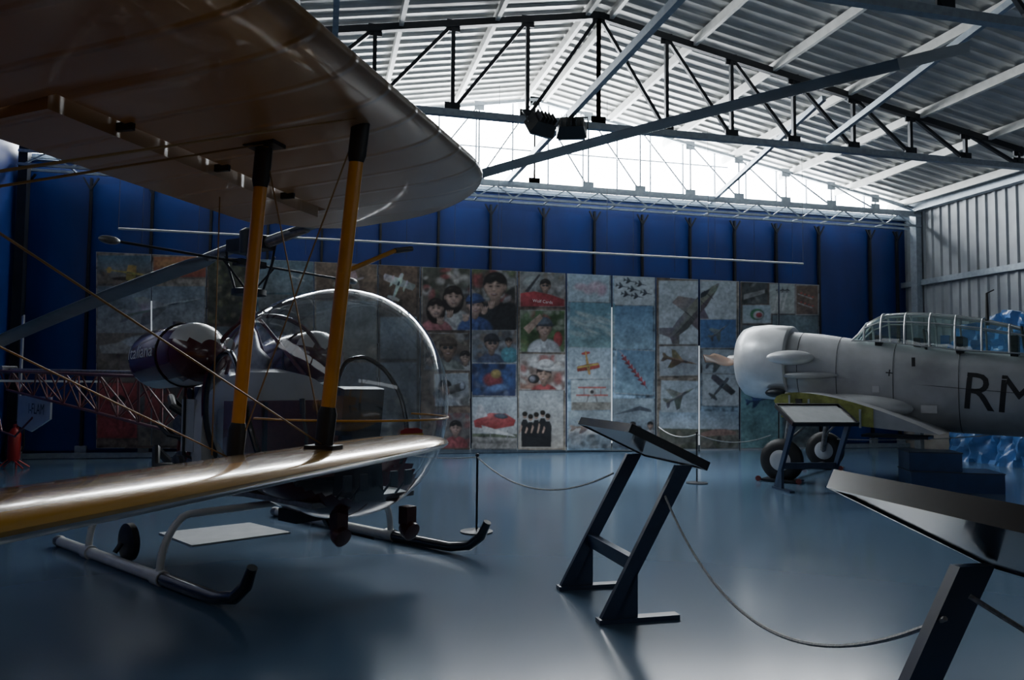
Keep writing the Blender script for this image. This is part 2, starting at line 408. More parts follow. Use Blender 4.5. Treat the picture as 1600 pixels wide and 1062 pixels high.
class Art:
    def __init__(s):
        s.im=np.zeros((CH,CW,3)); s.items=[]; s.clip=None; s.k=0
    def add(s,l,fn): s.items.append((l,s.k,fn,s.clip)); s.k+=1
    def window(s,pts,clip):
        xs_=[p[0] for p in pts]; ys_=[p[1] for p in pts]
        x0,x1,y0,y1=min(xs_),max(xs_),min(ys_),max(ys_)
        if clip: x0=max(x0,clip[0]);y0=max(y0,clip[1]);x1=min(x1,clip[2]);y1=min(y1,clip[3])
        i0=int(max(0,(x0-CX0)*SS)); i1=int(min(CW,math.ceil((x1-CX0)*SS)+1)); j0=int(max(0,(y0-CY0)*SS)); j1=int(min(CH,math.ceil((y1-CY0)*SS)+1))
        if i1<=i0 or j1<=j0: return None
        X,Y=np.meshgrid((np.arange(i0,i1)+.5)/SS+CX0,(np.arange(j0,j1)+.5)/SS+CY0)
        return (slice(j0,j1),slice(i0,i1)),X,Y
    def P(s,pts,col,l,al=1.0,tex=.10):
        def fn(clip):
            w=s.window(pts,clip)
            if not w: return
            sl,X,Y=w; ins=np.zeros(X.shape,bool); n=len(pts)
            for i in range(n):
                xa,ya=pts[i]; xb,yb=pts[(i+1)%n]
                if ya==yb: continue
                c=((ya>Y)!=(yb>Y))&(X<(xb-xa)*(Y-ya)/(yb-ya)+xa); ins^=c
            if isinstance(col[0],(tuple,list)):
                acc=np.zeros(X.shape+(3,)); ws=np.zeros(X.shape)
                for (px,py),c in zip(pts,col):
                    q=1/((X-px)**2+(Y-py)**2+2)**1.0; acc+=q[...,None]*np.array(c); ws+=q
                C=acc/ws[...,None]
            else: C=np.broadcast_to(np.array(col,float),X.shape+(3,))
            C=C*(1+tex*NF[1][sl]+tex*.5*NF[0][sl])[...,None]
            m=(ins*al)[...,None]; s.im[sl]=s.im[sl]*(1-m)+C*m
        s.add(l,fn)
    def E(s,cx,cy,rx,ry,col,l,rot=0,n=0,a0=0,a1=360,sh=.55,hl=1.12,al=1.0,soft=.12):
        r=rad(rot); R_=max(rx,ry)*1.1+1
        def fn(clip):
            w=s.window([(cx-R_,cy-R_),(cx+R_,cy+R_)],clip)
            if not w: return
            sl,X,Y=w; dx,dy=X-cx,Y-cy
            u=(dx*math.cos(r)+dy*math.sin(r))/rx; v=(-dx*math.sin(r)+dy*math.cos(r))/ry
            d=np.sqrt(u*u+v*v); sf=max(soft,.7/max(min(rx,ry),.5))
            m=np.clip((1-d)/sf+.5,0,1)*al
            if a0==180: m=m*(v<0)
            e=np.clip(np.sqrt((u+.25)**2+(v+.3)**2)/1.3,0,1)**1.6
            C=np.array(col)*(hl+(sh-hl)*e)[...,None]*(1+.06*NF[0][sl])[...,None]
            m=m[...,None]; s.im[sl]=s.im[sl]*(1-m)+C*m
        s.add(l,fn)
    def rect(s,x0,y0,x1,y1,top,bot=None,rot=0,l=1,frame=False,tex=.14,big=.16):
        bot=bot or top; cx,cy=(x0+x1)/2,(y0+y1)/2; r=rad(rot); s.clip=None
        def fr(g):
            return [(cx+dx*math.cos(r)-dy*math.sin(r),cy+dx*math.sin(r)+dy*math.cos(r)) for dx,dy in ((x0-g-cx,y0-g-cy),(x1+g-cx,y0-g-cy),(x1+g-cx,y1+g-cy),(x0-g-cx,y1+g-cy))]
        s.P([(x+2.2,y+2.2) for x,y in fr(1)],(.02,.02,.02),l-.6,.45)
        if frame: s.P(fr(.8),(.36,.36,.35),l-.5)
        pts=fr(0)
        def fn(clip):
            w=s.window(pts,None)
            if not w: return
            sl,X,Y=w; dx,dy=X-cx,Y-cy
            u=dx*math.cos(r)+dy*math.sin(r); v=-dx*math.sin(r)+dy*math.cos(r)
            m=((abs(u)<(x1-x0)/2)&(abs(v)<(y1-y0)/2))[...,None]
            t=np.clip(v/(y1-y0)+.5,0,1)[...,None]
            C=np.array(top)*(1-t)+np.array(bot)*t
            C=C*np.clip(1+big*NF[2][sl]+big*.6*NF[3][sl]+tex*.6*NF[1][sl]*(.3+t[...,0])+tex*.25*NF[0][sl],.2,2.2)[...,None]
            s.im[sl]=np.where(m,C,s.im[sl])
        s.add(l,fn)
        s.clip=(x0,y0,x1,y1)
    def clutter(s,x0,y0,x1,y1,pal,n,sz,l,al=.7):
        for i in range(n):
            s.E(random.uniform(x0,x1),random.uniform(y0,y1),sz*random.uniform(.4,1.4),sz*random.uniform(.4,1.2),random.choice(pal),l+.001*i,random.uniform(0,180),al=al,soft=.7,sh=.7)
    def T(s,shape,cx,cy,sc,rot,col,l,fy=1):
        r=rad(rot)
        cols=[tuple(c*(.7+.5*random.random()) for c in col) for _ in shape]
        s.P([(cx+sc*(x*math.cos(r)-y*fy*math.sin(r)),cy+sc*(x*math.sin(r)+y*fy*math.cos(r))) for x,y in shape],cols,l)
    def jet(s,cx,cy,sc,rot,col,l=4,fy=1,dark=None):
        dark=dark or tuple(c*.5 for c in col)
        s.T([(.1,-.06),(-.2,-.5),(-.34,-.52),(-.25,-.05)],cx,cy,sc,rot,col,l,fy)
        s.T([(.1,.06),(-.2,.5),(-.34,.52),(-.25,.05)],cx,cy,sc,rot,dark,l,fy)
        s.T([(-.38,-.04),(-.52,-.24),(-.6,-.24),(-.56,-.03)],cx,cy,sc,rot,col,l+.1,fy)
        s.T([(-.38,.04),(-.52,.24),(-.6,.24),(-.56,.03)],cx,cy,sc,rot,dark,l+.1,fy)
        s.T([(.62,0),(.42,-.045),(.1,-.08),(-.3,-.07),(-.55,-.05),(-.55,0),(.1,0)],cx,cy,sc,rot,tuple(c*1.15 for c in col),l+.2,fy)
        s.T([(.62,0),(.1,0),(-.55,0),(-.55,.05),(-.3,.07),(.1,.08),(.42,.045)],cx,cy,sc,rot,dark,l+.2,fy)
        s.T([(-.2,0),(-.5,-.16),(-.6,-.16),(-.52,0)],cx,cy,sc,rot,tuple(c*.8 for c in col),l+.25,fy)
        s.T([(.35,-.02),(.2,-.045),(.08,-.02),(.2,.02)],cx,cy,sc,rot,(.03,.05,.08),l+.3,fy)
    def prop(s,cx,cy,sc,rot,col,l=4,fy=1,wing=None):
        wing=wing or col; dk=tuple(c*.6 for c in wing)
        s.T([(.2,-.6),(.28,-.58),(.3,0),(.04,0),(.06,-.55)],cx,cy,sc,rot,wing,l,fy)
        s.T([(.3,0),(.28,.58),(.2,.6),(.06,.55),(.04,0)],cx,cy,sc,rot,dk,l,fy)
        s.T([(-.45,-.22),(-.38,-.22),(-.33,0),(-.38,.22),(-.45,.22),(-.48,0)],cx,cy,sc,rot,wing,l+.1,fy)
        s.T([(.5,0),(.46,-.06),(.2,-.08),(-.2,-.05),(-.52,-.02),(-.52,.02),(-.2,.05),(.2,.08),(.46,.06)],cx,cy,sc,rot,col,l+.2,fy)
        s.T([(.2,-.03),(.05,-.04),(.05,.04),(.2,.03)],cx,cy,sc,rot,(.03,.04,.06),l+.3,fy)
    def head(s,cx,cy,r,skin=(.45,.26,.18),hair=(.02,.015,.015),shirt=(.2,.2,.25),l=5,hat=None,long=False,glasses=False,body=True,tilt=0,turn=0):
        L=lambda k: l+.01*k
        sk=tuple(c*.55 for c in skin); hi=tuple(min(c*1.25,1) for c in skin)
        if body:
            s.E(cx,cy+r*2.9,r*2.0,r*1.6,shirt,L(0),sh=.4,hl=1.2)
            for k in range(4): s.E(cx+random.uniform(-1.5,1.5)*r,cy+r*random.uniform(1.9,3),r*.5,r*.18,tuple(c*.45 for c in shirt),L(1),random.uniform(30,120),al=.6,soft=.8)
            s.E(cx,cy+r*1.05,r*.42,r*.6,sk,L(2))
        if long:
            s.E(cx,cy+r*.35,r*1.12,r*1.5,hair,L(3),tilt)
        else: s.E(cx,cy-r*.12,r*.98,r*1.08,hair,L(3),tilt)
        t=turn*r
        s.E(cx-r*.82,cy+r*.12,r*.13,r*.24,sk,L(4)); s.E(cx+r*.82,cy+r*.12,r*.13,r*.24,sk,L(4))
        s.E(cx+t*.3,cy+r*.1,r*.78,r*.9,skin,L(5),tilt,sh=.42,hl=1.15,soft=.2); s.E(cx+t*.3,cy+r*.48,r*.56,r*.64,skin,L(6),tilt,sh=.5,hl=1.1,soft=.3)
        s.E(cx+r*.5,cy+r*.25,r*.35,r*.7,sk,L(6.5),tilt,al=.5,soft=.95)
        s.E(cx-r*.35,cy-r*.66,r*.62,r*.4,hair,L(7),-28,soft=.35); s.E(cx+r*.42,cy-r*.62,r*.55,r*.4,hair,L(7),32,soft=.35)
        s.E(cx-r*.2,cy-r*.85,r*.3,r*.12,tuple(c*3+.02 for c in hair),L(8),-15,al=.5,soft=.9)
        for sx in (-1,1):
            ex=cx+t*.6+sx*r*.31
            if glasses: s.E(ex,cy+r*.0,r*.27,r*.18,(.02,.02,.025),L(10),sh=.8,hl=2.5)
            else:
                s.E(ex,cy-r*.04,r*.23,r*.15,sk,L(9),al=.75,soft=.8)
                s.E(ex,cy+r*.0,r*.13,r*.06,(.025,.018,.015),L(10),soft=.4); s.E(ex,cy-r*.22,r*.2,r*.05,(.04,.03,.025),L(10),sx*6,al=.8,soft=.6)
            s.E(cx+t*.5+sx*r*.38,cy+r*.36,r*.2,r*.15,(hi[0],hi[1]*.88,hi[2]*.85),L(9),al=.5,soft=.9)
        if glasses: s.E(cx+t*.6,cy-r*.03,r*.5,r*.03,(.03,.03,.03),L(10))
        s.E(cx+t*.9+r*.05,cy+r*.2,r*.07,r*.24,hi,L(9),al=.6,soft=.9); s.E(cx+t*.9,cy+r*.40,r*.17,r*.07,sk,L(10),al=.8,soft=.8)
        s.E(cx+t*.7,cy+r*.66,r*.3,r*.11,(.27,.08,.07),L(10),soft=.5); s.E(cx+t*.7,cy+r*.64,r*.2,r*.035,(.6,.55,.5),L(11),soft=.6)
        s.E(cx+t*.7,cy+r*.83,r*.25,r*.07,sk,L(10),al=.5,soft=.9)
        if hat:
            s.E(cx,cy-r*.35,r*1.02,r*.95,hat,L(14),a0=180,a1=360,sh=.5)
            s.E(cx+t*.5+r*.1,cy-r*.33,r*1.05,r*.17,tuple(c*.55 for c in hat),L(15),tilt)
    def paint(s):
        for l,k,fn,clip in sorted(s.items,key=lambda q:(q[0],q[1])): fn(clip)
        im=gblur(s.im,.9); lum=im.mean(-1,keepdims=True); im=im*.74+lum*.26
        im=im*(1+.07*NF[0]+.05*nr.randn(CH,CW))[...,None]
        return np.clip(im*.95,0,1)
BR=(.13,.09,.065); TAN=(.30,.25,.19); SKY=(.22,.36,.50); TEAL=(.10,.24,.30)
def line(p0,p1,x): return p0[1]+(p1[1]-p0[1])*(x-p0[0])/(p1[0]-p0[0])
def topy(x): return line((150,393),(1278,445),x)
def boty(x): return line((142,700),(1280,705),x)
banners=[(150,236),(237,322),(323,400),(401,490),(491,590),(591,656),(657,735),(737,808),(809,884),(886,955),(957,1024),(1026,1091),(1094,1155),(1157,1216),(1218,1280)]
b=MB()
for x0,x1 in banners:
    p=[onY(x0,topy(x0),YP+.012),onY(x1,topy(x1),YP+.012),onY(x1,boty(x1),YP+.012),onY(x0,boty(x0),YP+.012)]
    b.prism(p,(0,.015,0),'offwhite')
e_b=empty('photo_banner',Matrix.Translation((4.5,YP,0)))
def adopt(o): o.parent=e_b; o.matrix_parent_inverse=e_b.matrix_world.inverted()
bpy.context.view_layer.update()
adopt(b.obj('backing'))
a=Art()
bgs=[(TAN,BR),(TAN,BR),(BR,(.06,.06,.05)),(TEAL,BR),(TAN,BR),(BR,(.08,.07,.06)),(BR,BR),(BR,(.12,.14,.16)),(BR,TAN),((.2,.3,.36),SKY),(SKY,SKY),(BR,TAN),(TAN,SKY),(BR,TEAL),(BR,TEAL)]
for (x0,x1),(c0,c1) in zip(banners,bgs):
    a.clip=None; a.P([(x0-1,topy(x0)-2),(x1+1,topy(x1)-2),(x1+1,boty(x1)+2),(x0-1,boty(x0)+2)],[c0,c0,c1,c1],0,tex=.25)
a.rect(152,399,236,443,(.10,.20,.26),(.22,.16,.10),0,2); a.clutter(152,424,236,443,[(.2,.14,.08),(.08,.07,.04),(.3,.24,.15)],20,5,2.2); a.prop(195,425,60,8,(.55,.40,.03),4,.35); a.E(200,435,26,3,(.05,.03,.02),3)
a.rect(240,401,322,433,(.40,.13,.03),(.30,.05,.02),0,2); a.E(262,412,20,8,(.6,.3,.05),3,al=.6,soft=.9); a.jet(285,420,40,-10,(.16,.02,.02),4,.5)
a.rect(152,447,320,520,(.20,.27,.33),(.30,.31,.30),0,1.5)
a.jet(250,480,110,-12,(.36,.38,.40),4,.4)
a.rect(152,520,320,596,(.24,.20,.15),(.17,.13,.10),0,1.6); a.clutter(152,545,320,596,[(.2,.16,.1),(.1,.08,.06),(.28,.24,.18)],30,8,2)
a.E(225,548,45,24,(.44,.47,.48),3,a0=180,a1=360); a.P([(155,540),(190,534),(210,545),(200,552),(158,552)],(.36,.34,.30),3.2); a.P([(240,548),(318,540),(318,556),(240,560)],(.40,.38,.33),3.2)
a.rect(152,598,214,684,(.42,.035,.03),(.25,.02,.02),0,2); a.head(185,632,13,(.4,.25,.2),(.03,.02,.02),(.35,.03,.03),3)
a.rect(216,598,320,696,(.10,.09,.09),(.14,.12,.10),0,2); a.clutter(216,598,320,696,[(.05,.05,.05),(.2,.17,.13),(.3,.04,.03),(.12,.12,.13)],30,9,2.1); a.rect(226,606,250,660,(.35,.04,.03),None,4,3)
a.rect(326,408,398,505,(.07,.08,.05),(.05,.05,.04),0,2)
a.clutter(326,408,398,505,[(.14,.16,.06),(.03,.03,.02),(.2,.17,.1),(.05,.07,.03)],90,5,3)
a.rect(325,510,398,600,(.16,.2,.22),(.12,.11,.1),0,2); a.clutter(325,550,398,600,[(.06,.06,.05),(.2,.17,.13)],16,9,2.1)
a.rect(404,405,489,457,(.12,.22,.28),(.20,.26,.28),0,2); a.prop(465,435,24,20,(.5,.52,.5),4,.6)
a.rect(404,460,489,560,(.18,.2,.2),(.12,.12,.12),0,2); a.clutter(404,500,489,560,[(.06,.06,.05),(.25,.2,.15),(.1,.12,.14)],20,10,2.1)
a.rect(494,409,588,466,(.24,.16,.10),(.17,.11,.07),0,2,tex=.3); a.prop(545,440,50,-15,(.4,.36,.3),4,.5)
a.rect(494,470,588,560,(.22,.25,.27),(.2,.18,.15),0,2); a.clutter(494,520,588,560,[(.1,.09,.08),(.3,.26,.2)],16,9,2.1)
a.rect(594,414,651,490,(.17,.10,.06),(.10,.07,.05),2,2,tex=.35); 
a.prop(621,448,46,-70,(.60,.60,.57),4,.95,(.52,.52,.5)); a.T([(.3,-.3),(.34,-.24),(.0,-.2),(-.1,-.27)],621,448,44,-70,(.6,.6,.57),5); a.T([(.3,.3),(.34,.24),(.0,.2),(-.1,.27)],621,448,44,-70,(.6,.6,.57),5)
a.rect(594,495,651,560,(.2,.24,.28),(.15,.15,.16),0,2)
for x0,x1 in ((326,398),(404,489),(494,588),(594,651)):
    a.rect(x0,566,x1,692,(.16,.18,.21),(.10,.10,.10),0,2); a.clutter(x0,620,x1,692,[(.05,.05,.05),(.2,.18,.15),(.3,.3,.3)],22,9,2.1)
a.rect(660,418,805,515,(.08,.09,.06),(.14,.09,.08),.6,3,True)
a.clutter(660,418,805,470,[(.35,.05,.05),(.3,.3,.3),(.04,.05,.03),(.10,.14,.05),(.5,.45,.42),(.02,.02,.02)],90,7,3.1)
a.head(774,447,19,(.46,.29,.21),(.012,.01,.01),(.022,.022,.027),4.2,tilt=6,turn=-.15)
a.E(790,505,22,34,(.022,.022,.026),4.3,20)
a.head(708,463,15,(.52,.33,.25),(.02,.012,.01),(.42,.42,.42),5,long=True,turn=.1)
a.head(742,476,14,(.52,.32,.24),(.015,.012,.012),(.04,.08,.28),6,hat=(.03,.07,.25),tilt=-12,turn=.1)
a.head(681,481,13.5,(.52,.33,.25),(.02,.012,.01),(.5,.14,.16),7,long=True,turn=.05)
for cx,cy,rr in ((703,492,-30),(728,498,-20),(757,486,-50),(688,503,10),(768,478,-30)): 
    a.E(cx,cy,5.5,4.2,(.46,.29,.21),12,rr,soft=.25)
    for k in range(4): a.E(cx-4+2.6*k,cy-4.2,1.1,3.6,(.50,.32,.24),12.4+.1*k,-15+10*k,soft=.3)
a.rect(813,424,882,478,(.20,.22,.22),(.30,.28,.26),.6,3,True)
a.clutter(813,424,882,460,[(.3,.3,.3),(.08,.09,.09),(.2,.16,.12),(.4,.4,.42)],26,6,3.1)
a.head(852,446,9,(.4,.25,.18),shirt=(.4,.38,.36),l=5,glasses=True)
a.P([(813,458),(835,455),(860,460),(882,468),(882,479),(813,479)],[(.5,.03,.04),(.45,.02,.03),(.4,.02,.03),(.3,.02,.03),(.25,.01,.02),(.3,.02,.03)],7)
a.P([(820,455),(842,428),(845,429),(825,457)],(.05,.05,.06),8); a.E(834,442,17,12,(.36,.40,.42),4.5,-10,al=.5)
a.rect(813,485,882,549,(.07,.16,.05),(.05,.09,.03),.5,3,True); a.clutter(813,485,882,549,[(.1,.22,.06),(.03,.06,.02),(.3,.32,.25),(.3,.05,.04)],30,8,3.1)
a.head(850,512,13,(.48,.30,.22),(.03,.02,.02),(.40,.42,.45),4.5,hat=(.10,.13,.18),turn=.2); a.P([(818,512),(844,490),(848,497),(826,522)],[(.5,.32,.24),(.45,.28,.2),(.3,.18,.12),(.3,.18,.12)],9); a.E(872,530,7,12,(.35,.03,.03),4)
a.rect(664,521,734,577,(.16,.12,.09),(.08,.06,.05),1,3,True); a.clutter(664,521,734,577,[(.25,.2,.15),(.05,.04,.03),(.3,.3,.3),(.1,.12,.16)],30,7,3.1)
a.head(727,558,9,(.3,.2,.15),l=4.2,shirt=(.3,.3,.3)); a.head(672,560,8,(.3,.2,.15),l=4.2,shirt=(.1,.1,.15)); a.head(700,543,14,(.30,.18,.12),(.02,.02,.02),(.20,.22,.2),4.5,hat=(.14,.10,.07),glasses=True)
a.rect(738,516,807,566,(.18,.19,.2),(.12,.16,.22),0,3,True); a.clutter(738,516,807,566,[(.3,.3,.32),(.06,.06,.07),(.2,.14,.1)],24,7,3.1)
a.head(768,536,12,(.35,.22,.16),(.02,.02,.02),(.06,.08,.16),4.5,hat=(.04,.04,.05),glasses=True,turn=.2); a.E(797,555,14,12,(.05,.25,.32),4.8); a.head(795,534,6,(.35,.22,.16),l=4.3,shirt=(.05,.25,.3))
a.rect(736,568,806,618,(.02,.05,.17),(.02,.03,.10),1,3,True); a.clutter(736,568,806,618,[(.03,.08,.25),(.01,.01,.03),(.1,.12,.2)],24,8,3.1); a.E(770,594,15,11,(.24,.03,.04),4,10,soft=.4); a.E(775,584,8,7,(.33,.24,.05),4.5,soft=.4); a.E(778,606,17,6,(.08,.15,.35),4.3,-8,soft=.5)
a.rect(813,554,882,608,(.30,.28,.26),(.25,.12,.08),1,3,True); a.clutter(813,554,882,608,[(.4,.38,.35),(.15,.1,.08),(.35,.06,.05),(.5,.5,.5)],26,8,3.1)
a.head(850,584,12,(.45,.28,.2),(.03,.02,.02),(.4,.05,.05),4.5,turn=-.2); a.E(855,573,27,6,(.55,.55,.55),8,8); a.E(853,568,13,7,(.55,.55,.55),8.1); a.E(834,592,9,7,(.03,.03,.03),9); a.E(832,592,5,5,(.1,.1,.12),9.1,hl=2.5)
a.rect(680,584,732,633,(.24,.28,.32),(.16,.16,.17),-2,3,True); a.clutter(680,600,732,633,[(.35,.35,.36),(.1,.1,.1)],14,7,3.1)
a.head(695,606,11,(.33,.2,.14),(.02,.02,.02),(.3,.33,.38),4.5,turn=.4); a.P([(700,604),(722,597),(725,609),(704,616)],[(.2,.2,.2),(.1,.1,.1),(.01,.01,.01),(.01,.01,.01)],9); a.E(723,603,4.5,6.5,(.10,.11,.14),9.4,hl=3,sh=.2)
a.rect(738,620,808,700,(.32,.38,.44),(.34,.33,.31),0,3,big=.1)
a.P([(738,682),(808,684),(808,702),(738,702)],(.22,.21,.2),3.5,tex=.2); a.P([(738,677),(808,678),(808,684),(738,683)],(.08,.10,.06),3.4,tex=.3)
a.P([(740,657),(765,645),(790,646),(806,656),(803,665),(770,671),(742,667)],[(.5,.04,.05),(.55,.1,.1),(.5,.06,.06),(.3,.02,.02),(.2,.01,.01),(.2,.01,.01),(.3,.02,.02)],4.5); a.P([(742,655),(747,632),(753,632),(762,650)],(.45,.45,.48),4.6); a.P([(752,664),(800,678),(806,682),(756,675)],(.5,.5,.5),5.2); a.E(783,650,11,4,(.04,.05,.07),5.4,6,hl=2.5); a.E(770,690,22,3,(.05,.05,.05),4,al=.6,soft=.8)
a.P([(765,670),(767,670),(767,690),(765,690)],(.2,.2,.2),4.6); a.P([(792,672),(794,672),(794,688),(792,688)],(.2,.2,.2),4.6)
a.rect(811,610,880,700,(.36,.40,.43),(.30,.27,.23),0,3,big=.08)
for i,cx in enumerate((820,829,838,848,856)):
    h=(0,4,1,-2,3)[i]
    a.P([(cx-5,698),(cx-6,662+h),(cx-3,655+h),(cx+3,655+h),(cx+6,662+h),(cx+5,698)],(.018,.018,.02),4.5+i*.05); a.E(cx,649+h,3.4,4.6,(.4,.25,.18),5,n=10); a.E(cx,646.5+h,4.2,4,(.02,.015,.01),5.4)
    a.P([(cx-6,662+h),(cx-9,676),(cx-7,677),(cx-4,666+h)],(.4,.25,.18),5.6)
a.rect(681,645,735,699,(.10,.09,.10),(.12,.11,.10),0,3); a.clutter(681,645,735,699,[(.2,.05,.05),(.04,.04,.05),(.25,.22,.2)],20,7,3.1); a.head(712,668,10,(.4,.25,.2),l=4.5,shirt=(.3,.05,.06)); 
a.rect(888,427,952,471,(.30,.42,.52),(.34,.44,.50),1,3,True,big=.05)
for i in range(12): a.E(902+i*3.6,450-3*math.sin(i),7,4+i*.5,(.42,.20,.30) if i%2 else (.5,.48,.52),4+i*.01,15,10,sh=.85,al=.7,soft=.8)
a.rect(960,430,1022,476,(.40,.47,.52),(.44,.50,.54),1,3,True,big=.05)
for p in ((972,447),(984,439),(990,452),(1002,444),(1010,458),(996,463),(980,460)): a.jet(p[0],p[1],17,12,(.05,.07,.10),4,.6)
a.rect(890,473,960,543,(.12,.30,.40),(.16,.30,.32),2,3,big=.06)
for i in range(60):
    t=random.random(); q=random.random()
    a.E(895+78*t,485+q*38+6*math.sin(t*3),9,2.2,(.42,.48,.46),4+i*.001,18,al=.35,soft=.9,sh=.9)
a.rect(960,478,1020,545,(.10,.24,.42),(.22,.36,.46),0,2.6,big=.08)
a.rect(889,543,955,591,(.30,.40,.48),(.36,.44,.50),0,3,True,big=.05)
a.prop(918,567,38,80,(.50,.30,.04),4,.8,(.45,.05,.03)); a.T([(.0,-.55),(.07,-.55),(.07,.55),(.0,.55)],918,570,38,80,(.5,.32,.05),5,.8)
a.rect(962,547,1022,615,(.12,.24,.38),(.20,.34,.44),3,3,True,big=.06)
for k in range(7): a.jet(977+k*5,562+k*6.5,16,55,(.42,.04,.06),4,.5); a.E(972+k*5,553+k*6.5,8,1.3,(.5,.4,.44),3.6,50,al=.6,soft=.9)
a.rect(893,594,955,640,(.36,.44,.48),(.36,.40,.40),-1,3,True,big=.06)
a.E(925,612,6,6,(.5,.48,.45),5); a.E(925,612,3,3,(.05,.05,.05),5.1); a.P([(903,604),(947,604),(947,606.5),(903,606.5)],(.45,.08,.06),4.5); a.P([(900,616),(950,616),(950,618.5),(900,618.5)],(.45,.08,.06),4.5)
for xx in (912,938): a.P([(xx,606),(xx+1,606),(xx+1,616),(xx,616)],(.3,.1,.1),4.4)
a.P([(918,617),(916,628),(918,628),(921,617)],(.2,.2,.2),4.4); a.P([(932,617),(934,628),(932,628),(929,617)],(.2,.2,.2),4.4); a.P([(893,628),(955,628),(955,641),(893,641)],(.22,.21,.18),3.6,tex=.2)
a.rect(888,642,955,700,(.26,.32,.36),(.12,.16,.20),0,2.5); a.P([(888,670),(955,664),(955,676),(888,682)],(.4,.4,.4),3.4); a.clutter(888,680,955,700,[(.05,.06,.07),(.2,.22,.24)],16,7,3.5); a.jet(920,665,50,-8,(.38,.28,.25),4,.4)
a.rect(958,622,1022,700,(.28,.36,.41),(.09,.12,.16),0,2.5); a.clutter(958,660,1022,700,[(.05,.05,.06),(.2,.2,.22),(.1,.12,.2)],26,6,2.6)
for i in range(7): a.head(962+i*9,664+(i%3)*7,5,(.35,.22,.16),(.02,.02,.02),random.choice([(.05,.05,.07),(.1,.12,.2),(.3,.3,.32)]),3.5+i*.3)
a.P([(958,648),(1000,634),(1018,640),(1018,644),(1000,641)],(.08,.10,.13),4)
a.rect(1030,439,1150,537,(.36,.43,.48),(.44,.49,.52),0,2.6,True,big=.05)
a.T([(.62,0),(.5,-.05),(.2,-.11),(-.3,-.10),(-.6,-.06),(-.6,.06),(-.3,.12),(.2,.10),(.5,.05)],1085,485,95,-48,(.20,.20,.19),4.4)
a.T([(.5,.04),(.2,.10),(-.3,.12),(-.6,.06),(-.6,.02),(.2,.03)],1085,485,95,-48,(.09,.09,.09),4.45)
a.T([(.15,.05),(-.05,.55),(-.2,.58),(-.2,.08)],1085,485,95,-48,(.14,.14,.14),4.1); a.T([(.2,-.05),(.0,-.36),(-.15,-.36),(-.12,-.06)],1085,485,95,-48,(.24,.24,.23),4.1)
a.T([(-.42,-.05),(-.62,-.26),(-.7,-.24),(-.6,0)],1085,485,95,-48,(.2,.2,.19),4.6); a.T([(-.42,.05),(-.62,.22),(-.7,.2),(-.6,0)],1085,485,95,-48,(.13,.13,.13),4.6)
a.T([(.45,-.04),(.3,-.11),(.15,-.10),(.3,-.02)],1085,485,95,-48,(.02,.03,.05),5.2)
for q in (-.12,.18,.34): a.T([(q,-.1),(q+.015,-.1),(q+.015,.1),(q,.1)],1085,485,95,-48,(.05,.05,.05),5)
a.rect(1093,499,1150,543,(.04,.13,.34),(.08,.18,.38),0,5.8,True,big=.05); a.jet(1123,518,30,-38,(.22,.24,.26),7,.8)
a.rect(1031,541,1092,586,(.38,.42,.46),(.30,.34,.38),-1,3.2,True,big=.05); a.jet(1062,563,48,12,(.28,.18,.10),5,.6)
a.rect(1098,546,1154,583,(.38,.44,.48),None,1,3.2,True,big=.05); a.jet(1124,566,38,-8,(.24,.26,.28),5,.75)
a.rect(1033,595,1091,644,(.36,.44,.50),(.40,.46,.50),1,3.2,True,big=.05); a.jet(1062,618,44,-28,(.26,.26,.25),5,.8)
a.rect(1098,585,1154,633,(.40,.47,.50),(.44,.48,.5),1,3.2,True,big=.05); a.prop(1125,606,42,-50,(.10,.11,.12),5,.9)
a.rect(1030,642,1154,676,(.30,.42,.54),(.40,.46,.50),1,3.0); a.rect(1030,670,1154,704,(.14,.15,.10),(.20,.20,.18),1,3.2); a.clutter(1030,672,1154,704,[(.1,.12,.06),(.25,.22,.17),(.05,.05,.04)],36,6,3.3)
a.P([(1095,676),(1125,668),(1150,674),(1150,679),(1095,682)],(.35,.2,.15),4)
a.rect(1159,441,1199,474,(.04,.05,.05),(.07,.08,.08),0,3); a.clutter(1159,441,1199,474,[(.2,.2,.2),(.02,.02,.02)],10,5,3.1); a.P([(1162,460),(1195,452),(1195,458),(1162,468)],(.3,.3,.3),4)
a.rect(1203,444,1241,489,(.36,.42,.42),(.40,.42,.38),0,3,True,big=.05)
for k in range(3): a.jet(1216+k*7,452,8,-90,(.05,.06,.08),5); a.P([(1215.5+k*7,456),(1217+k*7,456),(1211+k*6,486),(1208+k*6,486)],(.52,.52,.5),4)
a.rect(1244,446,1278,491,(.22,.14,.09),(.18,.11,.08),0,3,True)
for k in range(4):
    for j in range(2): a.E(1252+k*6,458+j*14+k*2,2,1.2,(.55,.07,.04),5,0,8); a.E(1249+k*6,460+j*14+k*2,3.4,.8,(.5,.5,.5),4.6,20,8,al=.8)
a.rect(1161,477,1204,504,(.30,.40,.46),(.36,.44,.48),0,3.2,True,big=.05); a.E(1183,491,11,9,(.03,.22,.08),4); a.E(1185,492,8,6.5,(.5,.5,.5),4.5); a.E(1186,492,5,4,(.42,.03,.04),5)
a.rect(1207,492,1278,600,(.14,.20,.22),(.10,.16,.18),0,2); a.rect(1160,508,1204,585,(.12,.15,.17),(.10,.13,.14),0,2)
a.rect(1158,588,1222,702,(.08,.22,.26),(.16,.34,.34),0,2.4); a.jet(1185,625,34,-10,(.04,.08,.25),4,.6); a.E(1180,608,10,3,(.4,.05,.04),4)
a.rect(1224,604,1278,702,(.12,.2,.22),(.12,.15,.15),0,2); a.clutter(1224,650,1278,702,[(.06,.08,.08),(.2,.2,.18)],16,8,2.1)
IM=a.paint()
xa=onY(150,500,YP).x; xb=onY(1280,500,YP).x
